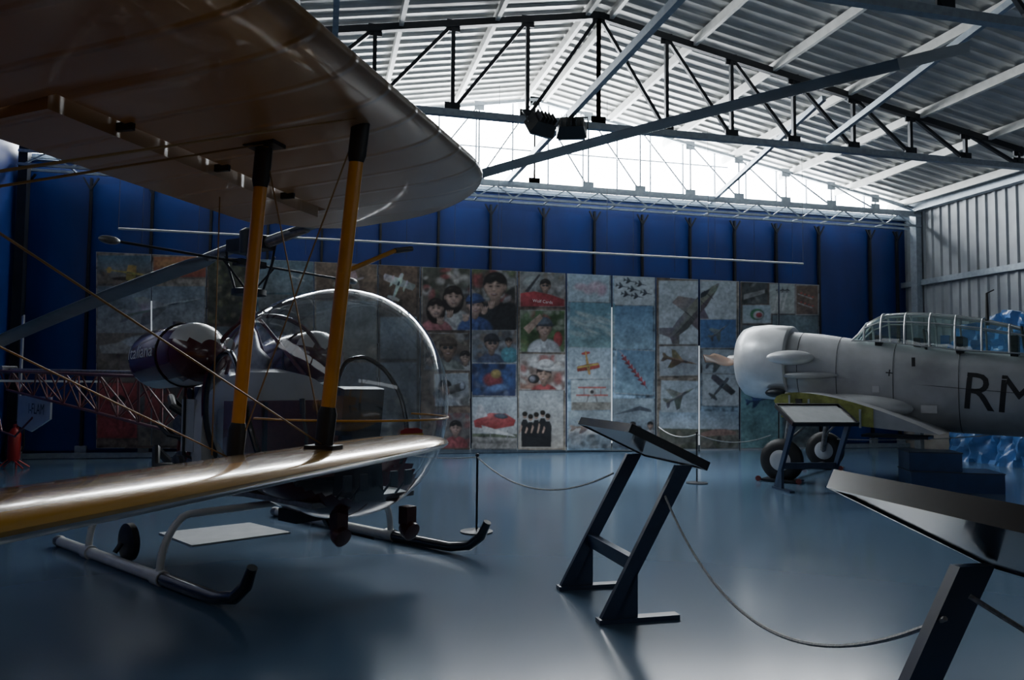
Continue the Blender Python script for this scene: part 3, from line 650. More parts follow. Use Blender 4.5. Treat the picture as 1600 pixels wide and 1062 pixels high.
st=.0135; xsn=np.arange(xa-.05,xb+.06,st); zsn=np.arange(.05,4.5,st)
XX,ZZ=np.meshgrid(xsn,zsn)
Ri=np.array(CR.transposed()); D=np.stack([XX,np.full_like(XX,YP),ZZ-CAMH],-1)@Ri.T
PX=800+FPX*D[...,0]/-D[...,2]; PY=531-FPX*D[...,1]/-D[...,2]
fx=np.clip((PX-CX0)*SS-.5,0,CW-2); fy_=np.clip((PY-CY0)*SS-.5,0,CH-2); ix=fx.astype(int); iy=fy_.astype(int); tx=(fx-ix)[...,None]; ty=(fy_-iy)[...,None]
COL=(IM[iy,ix]*(1-tx)+IM[iy,ix+1]*tx)*(1-ty)+(IM[iy+1,ix]*(1-tx)+IM[iy+1,ix+1]*tx)*ty
inside=np.zeros(XX.shape,bool)
for x0,x1 in banners:
    inside|=(PX>x0)&(PX<x1)&(PY>393+(PX-150)*52/1128.)&(PY<700+(PX-142)*5/1138.)
nz,nx=XX.shape
idx=np.arange(nz*nx).reshape(nz,nx)
keep=inside[:-1,:-1]&inside[1:,:-1]&inside[:-1,1:]&inside[1:,1:]
q=np.stack([idx[:-1,:-1][keep],idx[:-1,1:][keep],idx[1:,1:][keep],idx[1:,:-1][keep]],-1)
used,invx=np.unique(q.ravel(),return_inverse=True); q=invx.reshape(-1,4)
co=np.stack([XX.ravel()[used]-4.5,np.zeros(len(used)),ZZ.ravel()[used]],-1).astype(np.float32)
me=bpy.data.meshes.new('printed_photos'); me.vertices.add(len(co)); me.vertices.foreach_set('co',co.ravel())
me.loops.add(len(q)*4); me.loops.foreach_set('vertex_index',q.ravel().astype(np.int32))
me.polygons.add(len(q)); me.polygons.foreach_set('loop_start',np.arange(0,len(q)*4,4,dtype=np.int32))
try: me.polygons.foreach_set('loop_total',np.full(len(q),4,dtype=np.int32))
except Exception: pass
me.update(calc_edges=True)
ca_=me.color_attributes.new('Col','FLOAT_COLOR','POINT'); cc=np.ones((len(co),4),np.float32); cc[:,:3]=COL.reshape(-1,3)[used]; ca_.data.foreach_set('color',cc.ravel())
me.materials.append(M['art']); me.validate()
o=bpy.data.objects.new('printed_photos',me); bpy.context.scene.collection.objects.link(o); o.parent=e_b
o=decal('lettering','Wolf Cards',.10,onY(848,471,YP-.01),(1,0,-.06),(0,0,1),'whitetxt',e_b,sub=0)
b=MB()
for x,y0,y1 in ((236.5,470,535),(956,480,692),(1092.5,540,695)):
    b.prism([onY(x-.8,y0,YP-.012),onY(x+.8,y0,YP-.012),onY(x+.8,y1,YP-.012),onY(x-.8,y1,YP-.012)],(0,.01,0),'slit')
adopt(b.obj('bright_gaps'))  # solid emissive strips over the banner joints, not open gaps

b=MB(); p0=onY(185,357,15.7); p1=onY(1255,412,15.7)
b.tube((p0.x,15.7,p0.z),(p1.x,15.7,p1.z),.022,'white')
for k in range(7):
    t=k/6; p=p0.lerp(p1,t); b.tube(p,(p.x,15.7,roofz(p.x)-.05),.005,'lead',5)
b.obj('hanging_rail')
b=MB()
for k in range(15):
    x=-3.5+k*1.05; b.tube((x,16.5,4.2),(x,16.5,5.6),.004,'lead',4)
b.obj('banner_wires')
for (px,py) in ((846,196),(893,201)):
    p=onY(px,py,12.1); e=empty('floodlight',Matrix.Translation(p)@Matrix.Rotation(rad(25 if px<870 else -20),4,'Z')@Matrix.Rotation(rad(-35),4,'X'))
    b=MB(); b.prism([(-.2,-.12,-.1),(.2,-.12,-.1),(.26,.1,-.14),(-.26,.1,-.14)],(0,0,.26),'black')
    b.box((0,.12,0),(.46,.02,.28),'galv')
    for k in range(5): b.box((-.16+.08*k,-.16,.02),(.015,.1,.2),'black')
    b.obj('housing',e)
    b=MB(); b.path([(-.27,0,0),(-.27,0,.3),(.27,0,.3),(.27,0,0)],.015,'steel',6); b.tube((0,0,.3),(0,0,.42),.03,'steel'); b.obj('bracket',e)
    bpy.context.view_layer.update()
    ld=bpy.data.lights.new('lamp','SPOT'); ld.energy=900; ld.spot_size=rad(80); ld.spot_blend=1.0; ld.shadow_soft_size=.25; ld.color=(.86,.94,1.0)  # spot added to brighten the floor; the floodlight itself is unlit
    lo=bpy.data.objects.new('lamp',ld); bpy.context.scene.collection.objects.link(lo); lo.parent=e
    src=p+V((0,.35,-.15)); tgt=V((4.4 if px<870 else 6.2,14.2,0))
    wm=Matrix.Translation(src)@(tgt-src).to_track_quat('-Z','Y').to_matrix().to_4x4()
    lo.matrix_parent_inverse=e.matrix_world.inverted(); lo.matrix_world=wm

# ------------------------------------------------------------------ biplane
BM=frame((0,0),(.28,.96)); T0,L0=-1.1,1.5
BM=BM@Matrix.Translation((T0,L0,0))
bi=empty('biplane',BM)
def bl(t,L,z): return V((t-T0,L-L0,z))
def thk(c,t=.125): c=max(c,0); return 5*t*(.2969*math.sqrt(c)-.126*c-.3516*c*c+.2843*c**3-.1036*c**4)
def wing(name,zLE,LE,chord,pitch,t0,ts,te,cuts,ail,cam_=.035,th=.125,strip=None):
    ca,sa=math.cos(pitch),math.sin(pitch)
    def plan(t):
        if t<=ts: return 0.0,1.0
        q=min((t-ts)/(te-ts),1); k=max((1-q**2.3),0)**(1/2.3); k=max(k,.03)
        return .62*(1-k),1-.38*(1-k)
    def ring(t,c0,c1,n=16,droop=0,dz=0):
        le,tr=plan(t); sc=(tr-le)
        def P(c,sgn):
            cg=le+(tr-le)*c; z=(cam_*4*c*(1-c)+sgn*thk(c,th))*sc*chord; x=cg*chord
            z-=droop*max(0,c-c0)*chord+dz
            return bl(t,LE+x*ca,zLE-x*sa+z*ca)
        csn=[c0+(c1-c0)*(1-math.cos(math.pi*.5*i/n)) if c0==0 else c0+(c1-c0)*i/n for i in range(n+1)]
        return [P(c,1) for c in csn[::-1]]+[P(c,-1) for c in csn[1 if c0==0 else 0:]]
    N=26
    ts_=[t0+(ts-t0)*i/N for i in range(N+1)]+[ts+(te-ts)*math.sin(math.pi/2*i/14) for i in range(1,15)]
    b=MB()
    rings=[]
    for t in sorted(ts_+[cuts[0]-.001,cuts[0],cuts[1],cuts[1]+.001]):
        c1=.70 if cuts[0]<=t<=cuts[1] else 1.0
        if ail is False: c1=1.0
        rings.append(ring(t,0,c1))
    if strip:
        n=len(rings[0]); k=b.mi('fabric'); R=[[b.v(p) for p in r] for r in rings]
        mid=n//2
        for i in range(len(R)-1):
            for j in range(n):
                m_='ochre' if j<mid+1 else 'silverfabric'
                b.face([R[i][j],R[i][(j+1)%n],R[i+1][(j+1)%n],R[i+1][j]],b.mi(m_),True)
        b.face(R[0][::-1],k); b.face(R[-1],k)
    else: b.loft(rings,'fabric')
    b.obj(name,bi,50)
    if ail:
        b=MB(); rr=[t for t in sorted(ts_+[cuts[0]+.012,cuts[1]-.012]) if cuts[0]+.01<=t<=cuts[1]-.01]
        b.loft([ring(t,.730,1.0,8,-.03,.045) for t in rr],'fabric'); b.obj(name+'_aileron',bi,50)
        b=MB()
        for t in (cuts[0]+.35,(cuts[0]+cuts[1])/2,cuts[1]-.4):
            x=.71*chord; b.box(bl(t,LE+x*ca,zLE-x*sa-.02),(.02,.10,.035),'black')
        b.obj(name+'_hinges',bi)
PIT=rad(8)
wing('upper_wing',2.75,1.36,1.52,PIT,-1.1,3.85,4.72,(2.2,4.15),True)
wing('lower_wing',1.20,1.53,1.35,PIT,-.75,3.8,4.62,(2.25,4.0),False,.022,.095,True)
b=MB()
def strut(p0,p1,w=.034,d=.02):
    p0=V(p0);p1=V(p1); ax=(p1-p0).normalized(); yy=V((0,1,0)); yy=(yy-ax*yy.dot(ax)).normalized(); xx=yy.cross(ax)
    def ring(p,k): return [p+yy*math.cos(t)*w*k+xx*math.sin(t)*d*k for t in [2*math.pi*j/14 for j in range(14)]]
    L=(p1-p0).length
    b.loft([ring(p0+ax*.0,.7),ring(p0+ax*.15,1),ring(p1-ax*.2,1),ring(p1,.7)],'yellow')
    b.loft([ring(p0-ax*.02,1.25),ring(p0+ax*.14,1.35),ring(p0+ax*.17,1.05)],'black')
    b.loft([ring(p1-ax*.2,1.05),ring(p1-ax*.17,1.3),ring(p1-ax*.02,1.3)],'black')
    b.box(p1-ax*.0,(.10,.16,.03),'black'); b.box(p0-ax*.01,(.09,.14,.025),'black')
FB,FT=bl(3.01,1.73,1.255),bl(3.01,1.58,2.70)
RB,RT=bl(3.01,2.18,1.175),bl(3.01,2.07,2.62)
strut(FB,FT); strut(RB,RT)
b.obj('interplane_struts',bi)
b=MB()
def wire(p,q,r=.0035,m='yellowwire'): b.tube(p,q,r,m,6)
for dx in (-.02,.03):
    wire(bl(-.6,1.75+dx,1.2),FT+V((0,dx,0))); wire(bl(-.6,2.25+dx,1.15),RT+V((0,dx,0)))
wire(bl(-.8,1.6,2.72),FB); wire(bl(-.8,2.1,2.62),RB)
wire(FB,RT); wire(RB,FT)
wire(bl(3.4,2.6,2.5),bl(3.4,2.6,1.15))
b.obj('bracing_wires',bi)
b=MB(); b.tube(bl(.95,1.75,1.98),bl(.95,2.35,2.1),.012,'yellow',8)
b.tube(FB.lerp(FT,.52)+V((-.02,0,0)),FB.lerp(FT,.62)+V((.38,-.05,.02)),.011,'yellow',8)
b.tube(FB.lerp(FT,.62)+V((.38,-.05,.02)),FB.lerp(FT,.64)+V((.55,-.06,.03)),.014,'black',8)
b.obj('pitot_tube_and_javelin',bi)
def sup(x,top,bot,hw,n,seg,f):
    out=[]
    for j in range(seg):
        t=2*math.pi*j/seg; c,s_=math.cos(t),math.sin(t)
        y=hw*math.copysign(abs(c)**(2/n),c); z=(top+bot)/2+(top-bot)/2*math.copysign(abs(s_)**(2/n),s_)
        out.append(f(x,y,z))
    return out
b=MB(); f=lambda x,y,z: bl(-1.35+y,x,z)
b.loft([sup(x,t,bt,h,2.6,24,f) for x,t,bt,h in ((.35,2.05,1.45,.2),(.45,2.15,1.3,.33),(1.2,2.12,1.15,.36),(1.9,2.2,1.08,.38),(3.0,2.02,1.02,.33),(4.2,1.62,.92,.2),(5.2,1.3,.85,.06))],'yellow')
b.obj('fuselage',bi)
b=MB()
b.prism([bl(-1.36,4.6,1.2),bl(-1.36,5.3,.95),bl(-1.36,5.5,1.6),bl(-1.36,5.2,1.95),bl(-1.36,4.9,1.8)],(.03,0,0),'yellow')
b.prism([bl(-2.4,4.9,1.2),bl(-2.3,4.6,1.2),bl(-.5,4.6,1.2),bl(-.3,4.9,1.2),bl(-.3,5.2,1.16),bl(-2.4,5.2,1.16)],(0,0,.04),'fabric')
b.obj('tail',bi)
b=MB()
for t in (-2.05,-.65):
    b.lathe(bl(t-.05,1.25,.27),(1,0,0),[(0,.12),(.0,.22),(.02,.27),(.08,.27),(.1,.22),(.1,.12)],'black')
    b.tube(bl(t,1.25,.27),bl(-1.35,1.3,1.2),.025,'yellow'); b.tube(bl(t,1.25,.27),bl(-1.35,1.9,1.12),.02,'yellow')
b.tube(bl(-2.05,1.25,.27),bl(-.65,1.25,.27),.02,'yellow')
b.tube(bl(-1.35,5.1,.86),bl(-1.35,5.25,.0),.02,'black')
for t in (-1.6,-1.1): b.tube(bl(t,1.7,2.15),bl(t,1.6,2.72),.02,'yellow'); b.tube(bl(t,2.2,2.1),bl(t,2.1,2.64),.02,'yellow')
b.obj('undercarriage',bi)

# ------------------------------------------------------------------ helicopter
HM=frame((-2.5,7.25),(.76,-.65)); he=empty('helicopter',HM)
XC=1.45; ZC=1.37
def cab(x):
    u=(x-XC)/(.97 if x>XC else 1.75); return max(math.sqrt(max(1-u*u,0)),.02)
def cabring(x,sc=1.0,seg=48):
    k=cab(x)*sc; n=2.15; out=[]
    for j in range(seg):
        t=2*math.pi*j/seg; c,s_=math.cos(t),math.sin(t)
        out.append(V((x,.78*k*math.copysign(abs(c)**(2/n),c),ZC-.02*(1-k)+.93*k*math.copysign(abs(s_)**(2/n),s_))))
    return out
xs=[.42+(XC-.42)*i/10 for i in range(11)]+[XC+.97*math.sin(math.pi/2*i/24) for i in range(1,25)]
def split(x): return .86 if x<1.5 else .86-.28*min((x-1.5)/.7,1)
b=MB(); b.loft([cabring(x,seg=96) for x in xs],'glass',cap=(False,False),mf=lambda c:'maroon' if c.z<split(c.x) else 'glass')
bub=b.obj('bubble_canopy',he,80)
def surf(x,z,side,sc=1.005):
    k=cab(x)*sc; s_=(z-ZC)/(.93*k); s_=max(min(s_,.999),-.999); n=2.15
    c=(1-abs(s_)**n)**(1/n); return V((x,side*.78*k*c,z))
b=MB()
b.path([p for p in cabring(.43,1.01)],.022,'maroon',8,closed=True)
for sd in (-1,1):
    loop=[(.50,.80),(.48,1.2),(.52,1.55),(.66,1.74),(.9,1.78),(1.12,1.66),(1.30,1.42),(1.42,1.1),(1.46,.82)]
    sm=[]
    for i in range(len(loop)-1):
        for k in range(5):
            t=k/5; sm.append((loop[i][0]*(1-t)+loop[i+1][0]*t,loop[i][1]*(1-t)+loop[i+1][1]*t))
    sm.append(loop[-1])
    for _ in range(3): sm=[sm[0]]+[((sm[i-1][0]+sm[i][0]*2+sm[i+1][0])/4,(sm[i-1][1]+sm[i][1]*2+sm[i+1][1])/4) for i in range(1,len(sm)-1)]+[sm[-1]]
    b.path([surf(x,z,sd) for x,z in sm],.022,'gloss_black',8)
ring=[]
for i in range(40):
    t=-math.pi*.5+math.pi*i/39
    z=1.26; kz=math.sqrt(1-((z-ZC)/.93)**2)
    ring.append(V((XC+.975*kz*math.cos(t),.785*kz*math.sin(t),z)))
b.path(ring,.009,'yellow',6)
b.obj('door_frames',he)
b=MB()
b.box((.95,0,.84),(.55,1.15,.2),'leather'); b.box((.70,0,1.12),(.12,1.15,.5),'leather')
for y in (-.28,.28): b.box((.79,y,1.12),(.03,.03,.48),'black')
b.box((.55,0,.95),(.1,1.1,.7),'offwhite')
b.box((1.15,0,.62),(1.3,1.0,.04),'enginemetal')
b.prism([(1.55,-.14,.6),(1.85,-.14,.6),(1.78,-.14,1.15),(1.62,-.14,1.15)],(0,.28,0),'gloss_black')
b.prism([(1.60,-.2,1.12),(1.72,-.2,1.12),(1.76,-.2,1.48),(1.66,-.2,1.50)],(0,.4,0),'gloss_black')
for y in (-.1,.1):
    for z in (1.2,1.37): b.lathe((1.64,y,z),(-1,0,0.1),[(0,.065),(.015,.065),(.015,.05)],'white',16)
for y in (-.3,.3): b.path([(1.2,y,.65),(1.4,y,.8),(1.42,y,1.1),(1.36,y,1.3)],.014,'black'); b.tube((1.36,y,1.28),(1.35,y,1.4),.022,'black')
for y in (-.3,-.15,.15,.3): b.box((1.95,y,.78),(.02,.07,.12),'steel'); b.tube((1.95,y,.78),(1.8,y,.64),.01,'steel')
b.obj('cabin_interior',he)
b=MB(); f=lambda x,y,z:V((x,y,z))
b.loft([sup(x,t,bt,h,3.2,32,f) for x,t,bt,h in ((.44,1.62,.52,.66),(.2,1.66,.50,.62),(-.05,1.6,.55,.5),(-.2,1.5,.6,.42))],'white',mf=lambda c:'maroon' if c.z<.78 else 'white')
b.path([(.46,-.2,.62),(.1,-.64,.9),(.1,-.64,1.4)],.012,'black')
b.box((.14,-.62,1.15),(.22,.02,.45),'offwhite'); b.lathe((-.02,-.52,1.42),(0,-1,0),[(0,.05),(.02,.05),(.02,.0)],'black',14)
b.obj('rear_body',he)
for sd in (-1,1):
    b=MB(); c=V((-.1,sd*.62,1.75)); L=.34
    pr=[(-L-.26,.01),(-L-.24,.10),(-L-.17,.19),(-L-.08,.25),(-L,.27),(0,.275),(L,.27),(L+.08,.25),(L+.17,.19),(L+.24,.10),(L+.26,.01)]
    ax=V((1,0,.06)).normalized(); s1=ax.cross(V((0,0,1))).normalized(); u1=s1.cross(ax)
    rings=[[c+ax*x+(s1*math.cos(t)+u1*math.sin(t)*1.0)*r for t in [2*math.pi*j/28 for j in range(28)]] for x,r in pr]
    b.loft(rings,'maroon',mf=lambda p:'white' if (p.z<1.545 or (p.x>.18 and p.z>1.87)) else 'maroon')
    b.path([c+ax*.16+(s1*math.cos(t)+u1*math.sin(t))*.279 for t in [2*math.pi*j/24 for j in range(24)]],.008,'black',6,closed=True)
    b.lathe(c+V((0,0,.27)),(0,0,1),[(0,.05),(.04,.05),(.04,0)],'enginemetal',14)
    o=b.obj('fuel_tank_'+('right' if sd<0 else 'left'),he)
    if sd<0:
        bpy.context.view_layer.update()
        R=HM.to_3x3()
        decal('tank_lettering','Italiana',.165,HM@(c+V((-.12,-.3,.03))),R@V((1,0,.06)),R@V((-.06,0,1)),'whitetxt',he,o,sub=3,lift=.012,sx=1.05)
b=MB()
b.tube((0,0,1.5),(0,0,2.95),.035,'enginemetal',14); b.lathe((0,0,1.5),(0,0,1),[(0,.25),(.25,.22),(.35,.12),(.5,.08),(.55,.05)],'enginemetal')
b.lathe((0,0,2.35),(0,0,1),[(0,.06),(0,.16),(.05,.16),(.07,.06)],'steel'); 
BD=V((5.83,.94,0)); BD.normalize(); BP=V((-BD.y,BD.x,0))
b.box((0,0,2.83),(.5,.16,.12),'steel',(BD,BP,V((0,0,1)))); b.lathe((0,0,2.74),(0,0,1),[(0,.1),(.22,.1),(.25,.05)],'steel')
for s_ in (-1,1):
    b.tube(V((0,0,2.83))+BD*s_*.2,V((0,0,2.83+s_*.09))+BD*s_*.75,.055,'enginemetal',r1=.045)
    b.tube((0.05*s_,.1*s_,2.35),V((0,0,2.72))+BP*.12*s_+BD*.2*s_,.012,'steel'); b.tube((-.1*s_,.1*s_,2.4),V((0,0,2.65))+BP*.3*s_,.01,'steel')
    b.tube(V((0,0,2.65)),V((0,0,2.65))+BP*1.36*s_,.012,'steel'); b.ell(V((0,0,2.65))+BP*1.38*s_,(.09,.035,.035),'enginemetal',ax=(BP,BD,V((0,0,1))))
    b.beam(V((0,0,2.6))+BP*.25*s_,V((0,0,2.83))+BD*.35*s_,.02,.02,'steel')
b.box((0,0,2.65),(.12,.3,.06),'steel',(BD,BP,V((0,0,1))))
b.obj('rotor_head',he)
b=MB()
R_=5.9
for s_ in (1,-1):
    rings=[]
    for i in range(31):
        k=.1+.9*i/30; z=2.83+s_*.85*k-.25*k*k
        p=BD*s_*R_*k; cw=.22 if s_>0 else .28
        ch=cw if k>.14 else .16+(cw-.16)*(k-.1)/.04; th=.032 if k>.14 else .05
        if k>.985: ch*=.8
        side=BP*s_; tw=rad(5)
        r=[]
        for j in range(16):
            t=2*math.pi*j/16; cx=math.cos(t)*ch/2-.0; cz=math.sin(t)*th/2*(1.0+.5*math.cos(t))
            r.append(p+side*cx+V((0,0,z+cz+cx*math.sin(tw))))
        rings.append(r)
    b.loft(rings,'blade',mf=lambda p:'bladetip' if math.hypot(p.x,p.y)>5.5 else 'blade')
b.obj('main_rotor_blades',he,60)
b=MB()
b.box((-.2,0,.95),(.4,.5,.5),'enginemetal')
for sd in (-1,1):
    for x in (-.32,-.05):
        for z in (.78,1.12):
            b.tube((x,sd*.2,z),(x,sd*.5,z),.08,'enginemetal',14)
            for k in range(7): b.lathe((x,sd*(.26+k*.034),z),(0,1,0),[(0,.115),(.012,.115)],'enginemetal',16)
    b.path([(-.32,sd*.5,.75),(-.45,sd*.62,.75),(-.6,sd*.55,.9),(-.75,sd*.3,.7)],.04,'steel',8)
    b.path([(-.05,sd*.5,1.2),(-.2,sd*.6,1.3),(-.45,sd*.5,1.38),(-.5,sd*.3,1.2)],.035,'black',8)
    b.path([(0,sd*.45,1.0),(-.2,sd*.63,1.05),(-.5,sd*.6,1.15),(-.55,sd*.3,.95)],.02,'black',8)
b.lathe((-.25,0,1.3),(0,0,1),[(0,.3),(.05,.34),(.18,.34),(.22,.2)],'enginemetal')
b.lathe((-.25,0,.55),(0,0,1),[(0,.12),(.05,.2),(.15,.22)],'enginemetal')
b.box((-.62,0,.95),(.12,.35,.4),'steel')
b.obj('engine',he)
b=MB()
def bt(x):
    k=(-.55-x)/6.2; return 1.56+.10*k, .93+.45*k, .30*(1-k)+.10*k
def bpt(x,w):
    t,bo,h=bt(x)
    return {'a':V((x,-h,t)),'b':V((x,h,t)),'c':V((x,0,bo))}[w]
stn=[-.55-6.2*i/11 for i in range(12)]
for w in 'abc': b.tube(bpt(stn[0],w),bpt(stn[-1],w),.019,'maroon_tube',8)
for i,x in enumerate(stn):
    for u,w in ('ab','bc','ca'): b.tube(bpt(x,u),bpt(x,w),.011,'maroon_tube',6)
    if i<11:
        for u,w in ('ab','bc','ca'):
            p,q=(u,w) if i%2 else (w,u); b.tube(bpt(x,p),bpt(stn[i+1],q),.011,'maroon_tube',6)
for sd in (-1,1):
    b.tube((-.55,sd*.3,1.55),(.1,sd*.4,1.7),.018,'maroon_tube'); b.tube((-.55,sd*.3,1.55),(.2,sd*.4,.6),.018,'maroon_tube')
    b.tube((-.55,0,.93),(.1,sd*.4,.55),.018,'maroon_tube'); b.tube((-.85,sd*.25,.5),(-.55,sd*.3,1.55),.016,'maroon_tube')
    b.tube((-.85,sd*.25,.5),(.1,sd*.4,.55),.018,'maroon_tube'); b.tube((-.2,sd*.4,1.55),(0,sd*.05,2.1),.018,'maroon_tube'); b.tube((.35,sd*.4,1.6),(0,sd*.05,2.2),.018,'maroon_tube')
    b.tube((-.2,sd*.45,.6),(-.2,sd*.42,1.55),.016,'maroon_tube'); b.tube((-.85,sd*.25,.5),(-.2,sd*.42,1.3),.014,'maroon_tube')
b.obj('tail_boom',he)
b=MB(); b.tube((-.6,0,1.60),(-6.7,0,1.68),.025,'enginemetal')
b.lathe((-6.7,-.1,1.68),(0,1,0),[(0,.06),(.2,.06),(.22,.03)],'enginemetal',14)
b.prism([(-6.7,.14,.86),(-6.62,.14,.84),(-6.62,.14,2.52),(-6.7,.14,2.5)],(0,.02,0),'white')
b.prism([(-4.95,0,1.30),(-4.95,0,1.0),(-5.65,0,.80),(-6.2,0,.86),(-6.2,0,1.30)],(0,.025,0),'white')
b.path([(-5.6,0,1.0),(-6.3,0,.7),(-6.9,0,.75),(-7.1,0,1.0)],.016,'maroon_tube')
b.prism([(-5.6,-.8,1.5),(-5.3,-.8,1.5),(-5.3,.8,1.5),(-5.6,.8,1.5)],(0,0,.03),'white')
tail=b.obj('tail_unit',he)
bpy.context.view_layer.update(); R=HM.to_3x3()
decal('registration','I-FLAM',.21,HM@V((-5.42,-.02,1.12)),R@V((1,0,0)),R@V((0,0,1)),'blacktxt',he,None,sub=0)
for sd in (-1,1):
    b=MB(); y=sd*1.13
    b.tube((-1.2,y,.05),(.78,y,.05),.045,'white',12)
    b.path([(.76,y,.05),(1.3,y,.05),(1.62,y,.055),(1.85,y,.10),(1.99,y,.20),(2.06,y,.33)],.045,'gloss_black',12,rs=[.05,.048,.045,.045,.043,.035])
    b.lathe((-1.25,y,.05),(1,0,0),[(0,.05),(.06,.052),(.08,.04)],'enginemetal',12)
    for x in (.78,-.55): b.lathe((x-.06,y,.05),(1,0,0),[(0,.06),(.12,.06)],'white',12)
    b.obj('skid_'+('right' if sd<0 else 'left'),he)
b=MB()
for x in (.78,-.55):
    pts=[]
    for i in range(33):
        a_=math.pi*i/32; q=math.sin(a_); y=-1.13*math.copysign(abs(math.cos(a_))**.6,math.cos(a_))
        pts.append((x,y,.06+.44*min(1,q*1.5)**.8))
    b.path(pts,.03,'white',10)
b.obj('cross_tubes',he)
b=MB()
for sd in (-1,1):
    y=sd*1.02
    b.lathe((-.02,y-.04,.19),(0,1,0),[(0,.07),(0,.12),(.015,.155),(.065,.155),(.08,.12),(.08,.07)],'black'); b.tube((-.02,y-.06,.19),(-.02,sd*1.13,.12),.02,'steel')
b.obj('handling_wheels',he)
b=MB()
for x,y in ((1.75,-.22),(1.95,.3)):
    b.box((x,y,.48),(.10,.10,.14),'lamp_brown'); b.lathe((x-.05,y,.40),(1,0,-.45),[(0,.03),(.02,.06),(.07,.075),(.12,.075),(.125,.06)],'lamp_brown',18)
b.path([(1.2,0,.5),(1.35,0,.34),(1.9,0,.33)],.012,'black'); b.box((1.1,-.1,.44),(.25,.3,.1),'steel')
b.obj('landing_lights',he)
tree=bvh(bub); r=ray(641,678); h=tree.ray_cast(CPOS,r)
if h[0]:
    n=h[1]; n=n if n.dot(r)<0 else -n
    rt=V((0,0,1)).cross(n).normalized(); up=n.cross(rt); c=h[0]+n*.012; inv=HM.inverted()
    b=MB(inv)
    b.poly([c+rt*x*.10+up*y*.06 for x,y in ((-1,.5),(-.5,.8),(.5,.8),(1,.5),(.9,-.3),(.4,-.8),(-.4,-.8),(-.9,-.3))],'red')
    c=c+n*.004; b.poly([c+rt*x*.10+up*y*.06 for x,y in ((-1.05,.15),(1.05,.15),(1.05,-.25),(-1.05,-.25))],'gold')
    b.obj('nose_badge',he)

# ------------------------------------------------------------------ trainer aeroplane
TM=frame((4.27,14.15),(.8,-.6)); tr=empty('trainer_airplane',TM)
f=lambda x,y,z:V((x,y,z))
b=MB()
b.loft([sup(x,t,bt_,h,2.05,40,f) for x,t,bt_,h in ((.06,2.36,1.60,.38),(0,2.42,1.54,.44),(.01,2.50,1.46,.52),(.08,2.58,1.37,.60),(.22,2.625,1.32,.655),(.5,2.64,1.30,.67),(.9,2.60,1.28,.66),(.93,2.57,1.30,.63))],'cowl')
b.lathe((.12,0,1.98),(-1,0,0.06),[(0,.38),(.01,.38)],'black')
b.obj('engine_cowling',tr)
FS=[(.9,2.50,1.28,.56,2.1),(1.4,2.44,1.12,.56,2.2),(2.0,2.33,.98,.55,2.3),(2.7,2.24,.88,.54,2.4),(3.4,2.12,.83,.52,2.4),(4.4,2.02,.80,.48,2.4),(5.2,1.96,.83,.42,2.3),(6.5,1.72,.92,.28,2.2),(7.6,1.55,1.02,.16,2.1),(8.4,1.42,1.12,.06,2)]
b=MB(); b.loft([sup(x,t,bt_,h,n,40,f) for x,t,bt_,h,n in FS],'silver')
fus=b.obj('fuselage',tr)
def fsec(x):
    for i in range(len(FS)-1):
        if FS[i][0]<=x<=FS[i+1][0]:
            k=(x-FS[i][0])/(FS[i+1][0]-FS[i][0]); return [FS[i][j]*(1-k)+FS[i+1][j]*k for j in range(5)]
b=MB()
for x in (1.12,1.75,2.6,3.5,4.5,5.6):
    s_=fsec(x); b.path(sup(x,s_[1]+.002,s_[2]-.002,s_[3]+.002,s_[4],40,f),.005,'lead',4,closed=True)
b.tube((1.0,-.565,1.75),(4.4,-.50,1.45),.004,'lead',4)
for x,z,w,h_ in ((2.35,1.5,.10,.10),(3.1,1.2,.22,.12)): b.box((x,-.545,z),(w,.012,h_),'cowl')
b.box((2.9,-.545,1.93),(.05,.01,.14),'lead')
b.ell((1.0,-.60,2.02),(.42,.12,.13),'cowl'); b.ell((1.3,-.57,1.72),(.5,.06,.06),'silver')
b.tube((.95,-.62,1.40),(1.5,-.64,1.3),.05,'enginemetal',12)
b.ell((.75,-.52,1.42),(.18,.10,.08),'steel')
b.path([(5.3,0,1.9),(5.3,0,2.5)],.014,'black')
b.path([(3.85,0,2.5),(3.85,0,3.0),(3.95,0,3.05)],.02,'black',rs=[.03,.018,.01])
b.obj('panel_lines_and_fairings',tr)
CA=[(1.95,2.30,2.32,.34),(2.15,2.29,2.60,.36),(2.4,2.27,2.74,.37),(2.75,2.22,2.745,.38),(3.1,2.17,2.72,.38),(3.45,2.12,2.67,.375),(3.8,2.09,2.60,.37),(4.15,2.06,2.50,.36),(4.5,2.03,2.38,.33),(4.9,2.0,2.18,.26),(5.15,1.97,1.99,.15)]
def arch(x,s_,t,h,n=14):
    return [V((x,-h*math.copysign(abs(math.cos(a_))**.7,math.cos(a_)),s_+(t-s_)*math.sin(a_)**.8 if math.sin(a_)>1e-6 else s_)) for a_ in [math.pi*j/n for j in range(n+1)]]
b=MB(); b.loft([arch(*c) for c in CA],'canopyglass',closed=False); b.obj('canopy_glazing',tr)
b=MB()
for c in CA[1:-1]: b.path(arch(c[0],c[1],c[2],c[3]),.017,'silver',6)
A=[arch(*c) for c in CA]
for j in (0,3,5,7,9,11,14): b.path([r[j] for r in A],.013,'silver',6)
for x in (2.9,4.2):
    b.box((x,0,2.1),(.1,.4,.45),'black'); b.path([(x+.15,-.25,2.0),(x+.1,-.2,2.45),(x+.1,.2,2.45),(x+.15,.25,2.0)],.02,'black')
b.box((2.35,0,2.28),(.1,.6,.2),'black'); b.box((3.5,0,2.2),(.1,.6,.25),'black'); b.box((3.3,-.2,2.28),(.12,.12,.14),'tarp')
b.obj('canopy_frames',tr)
b=MB(); hc=V((-.18,0,2.0))
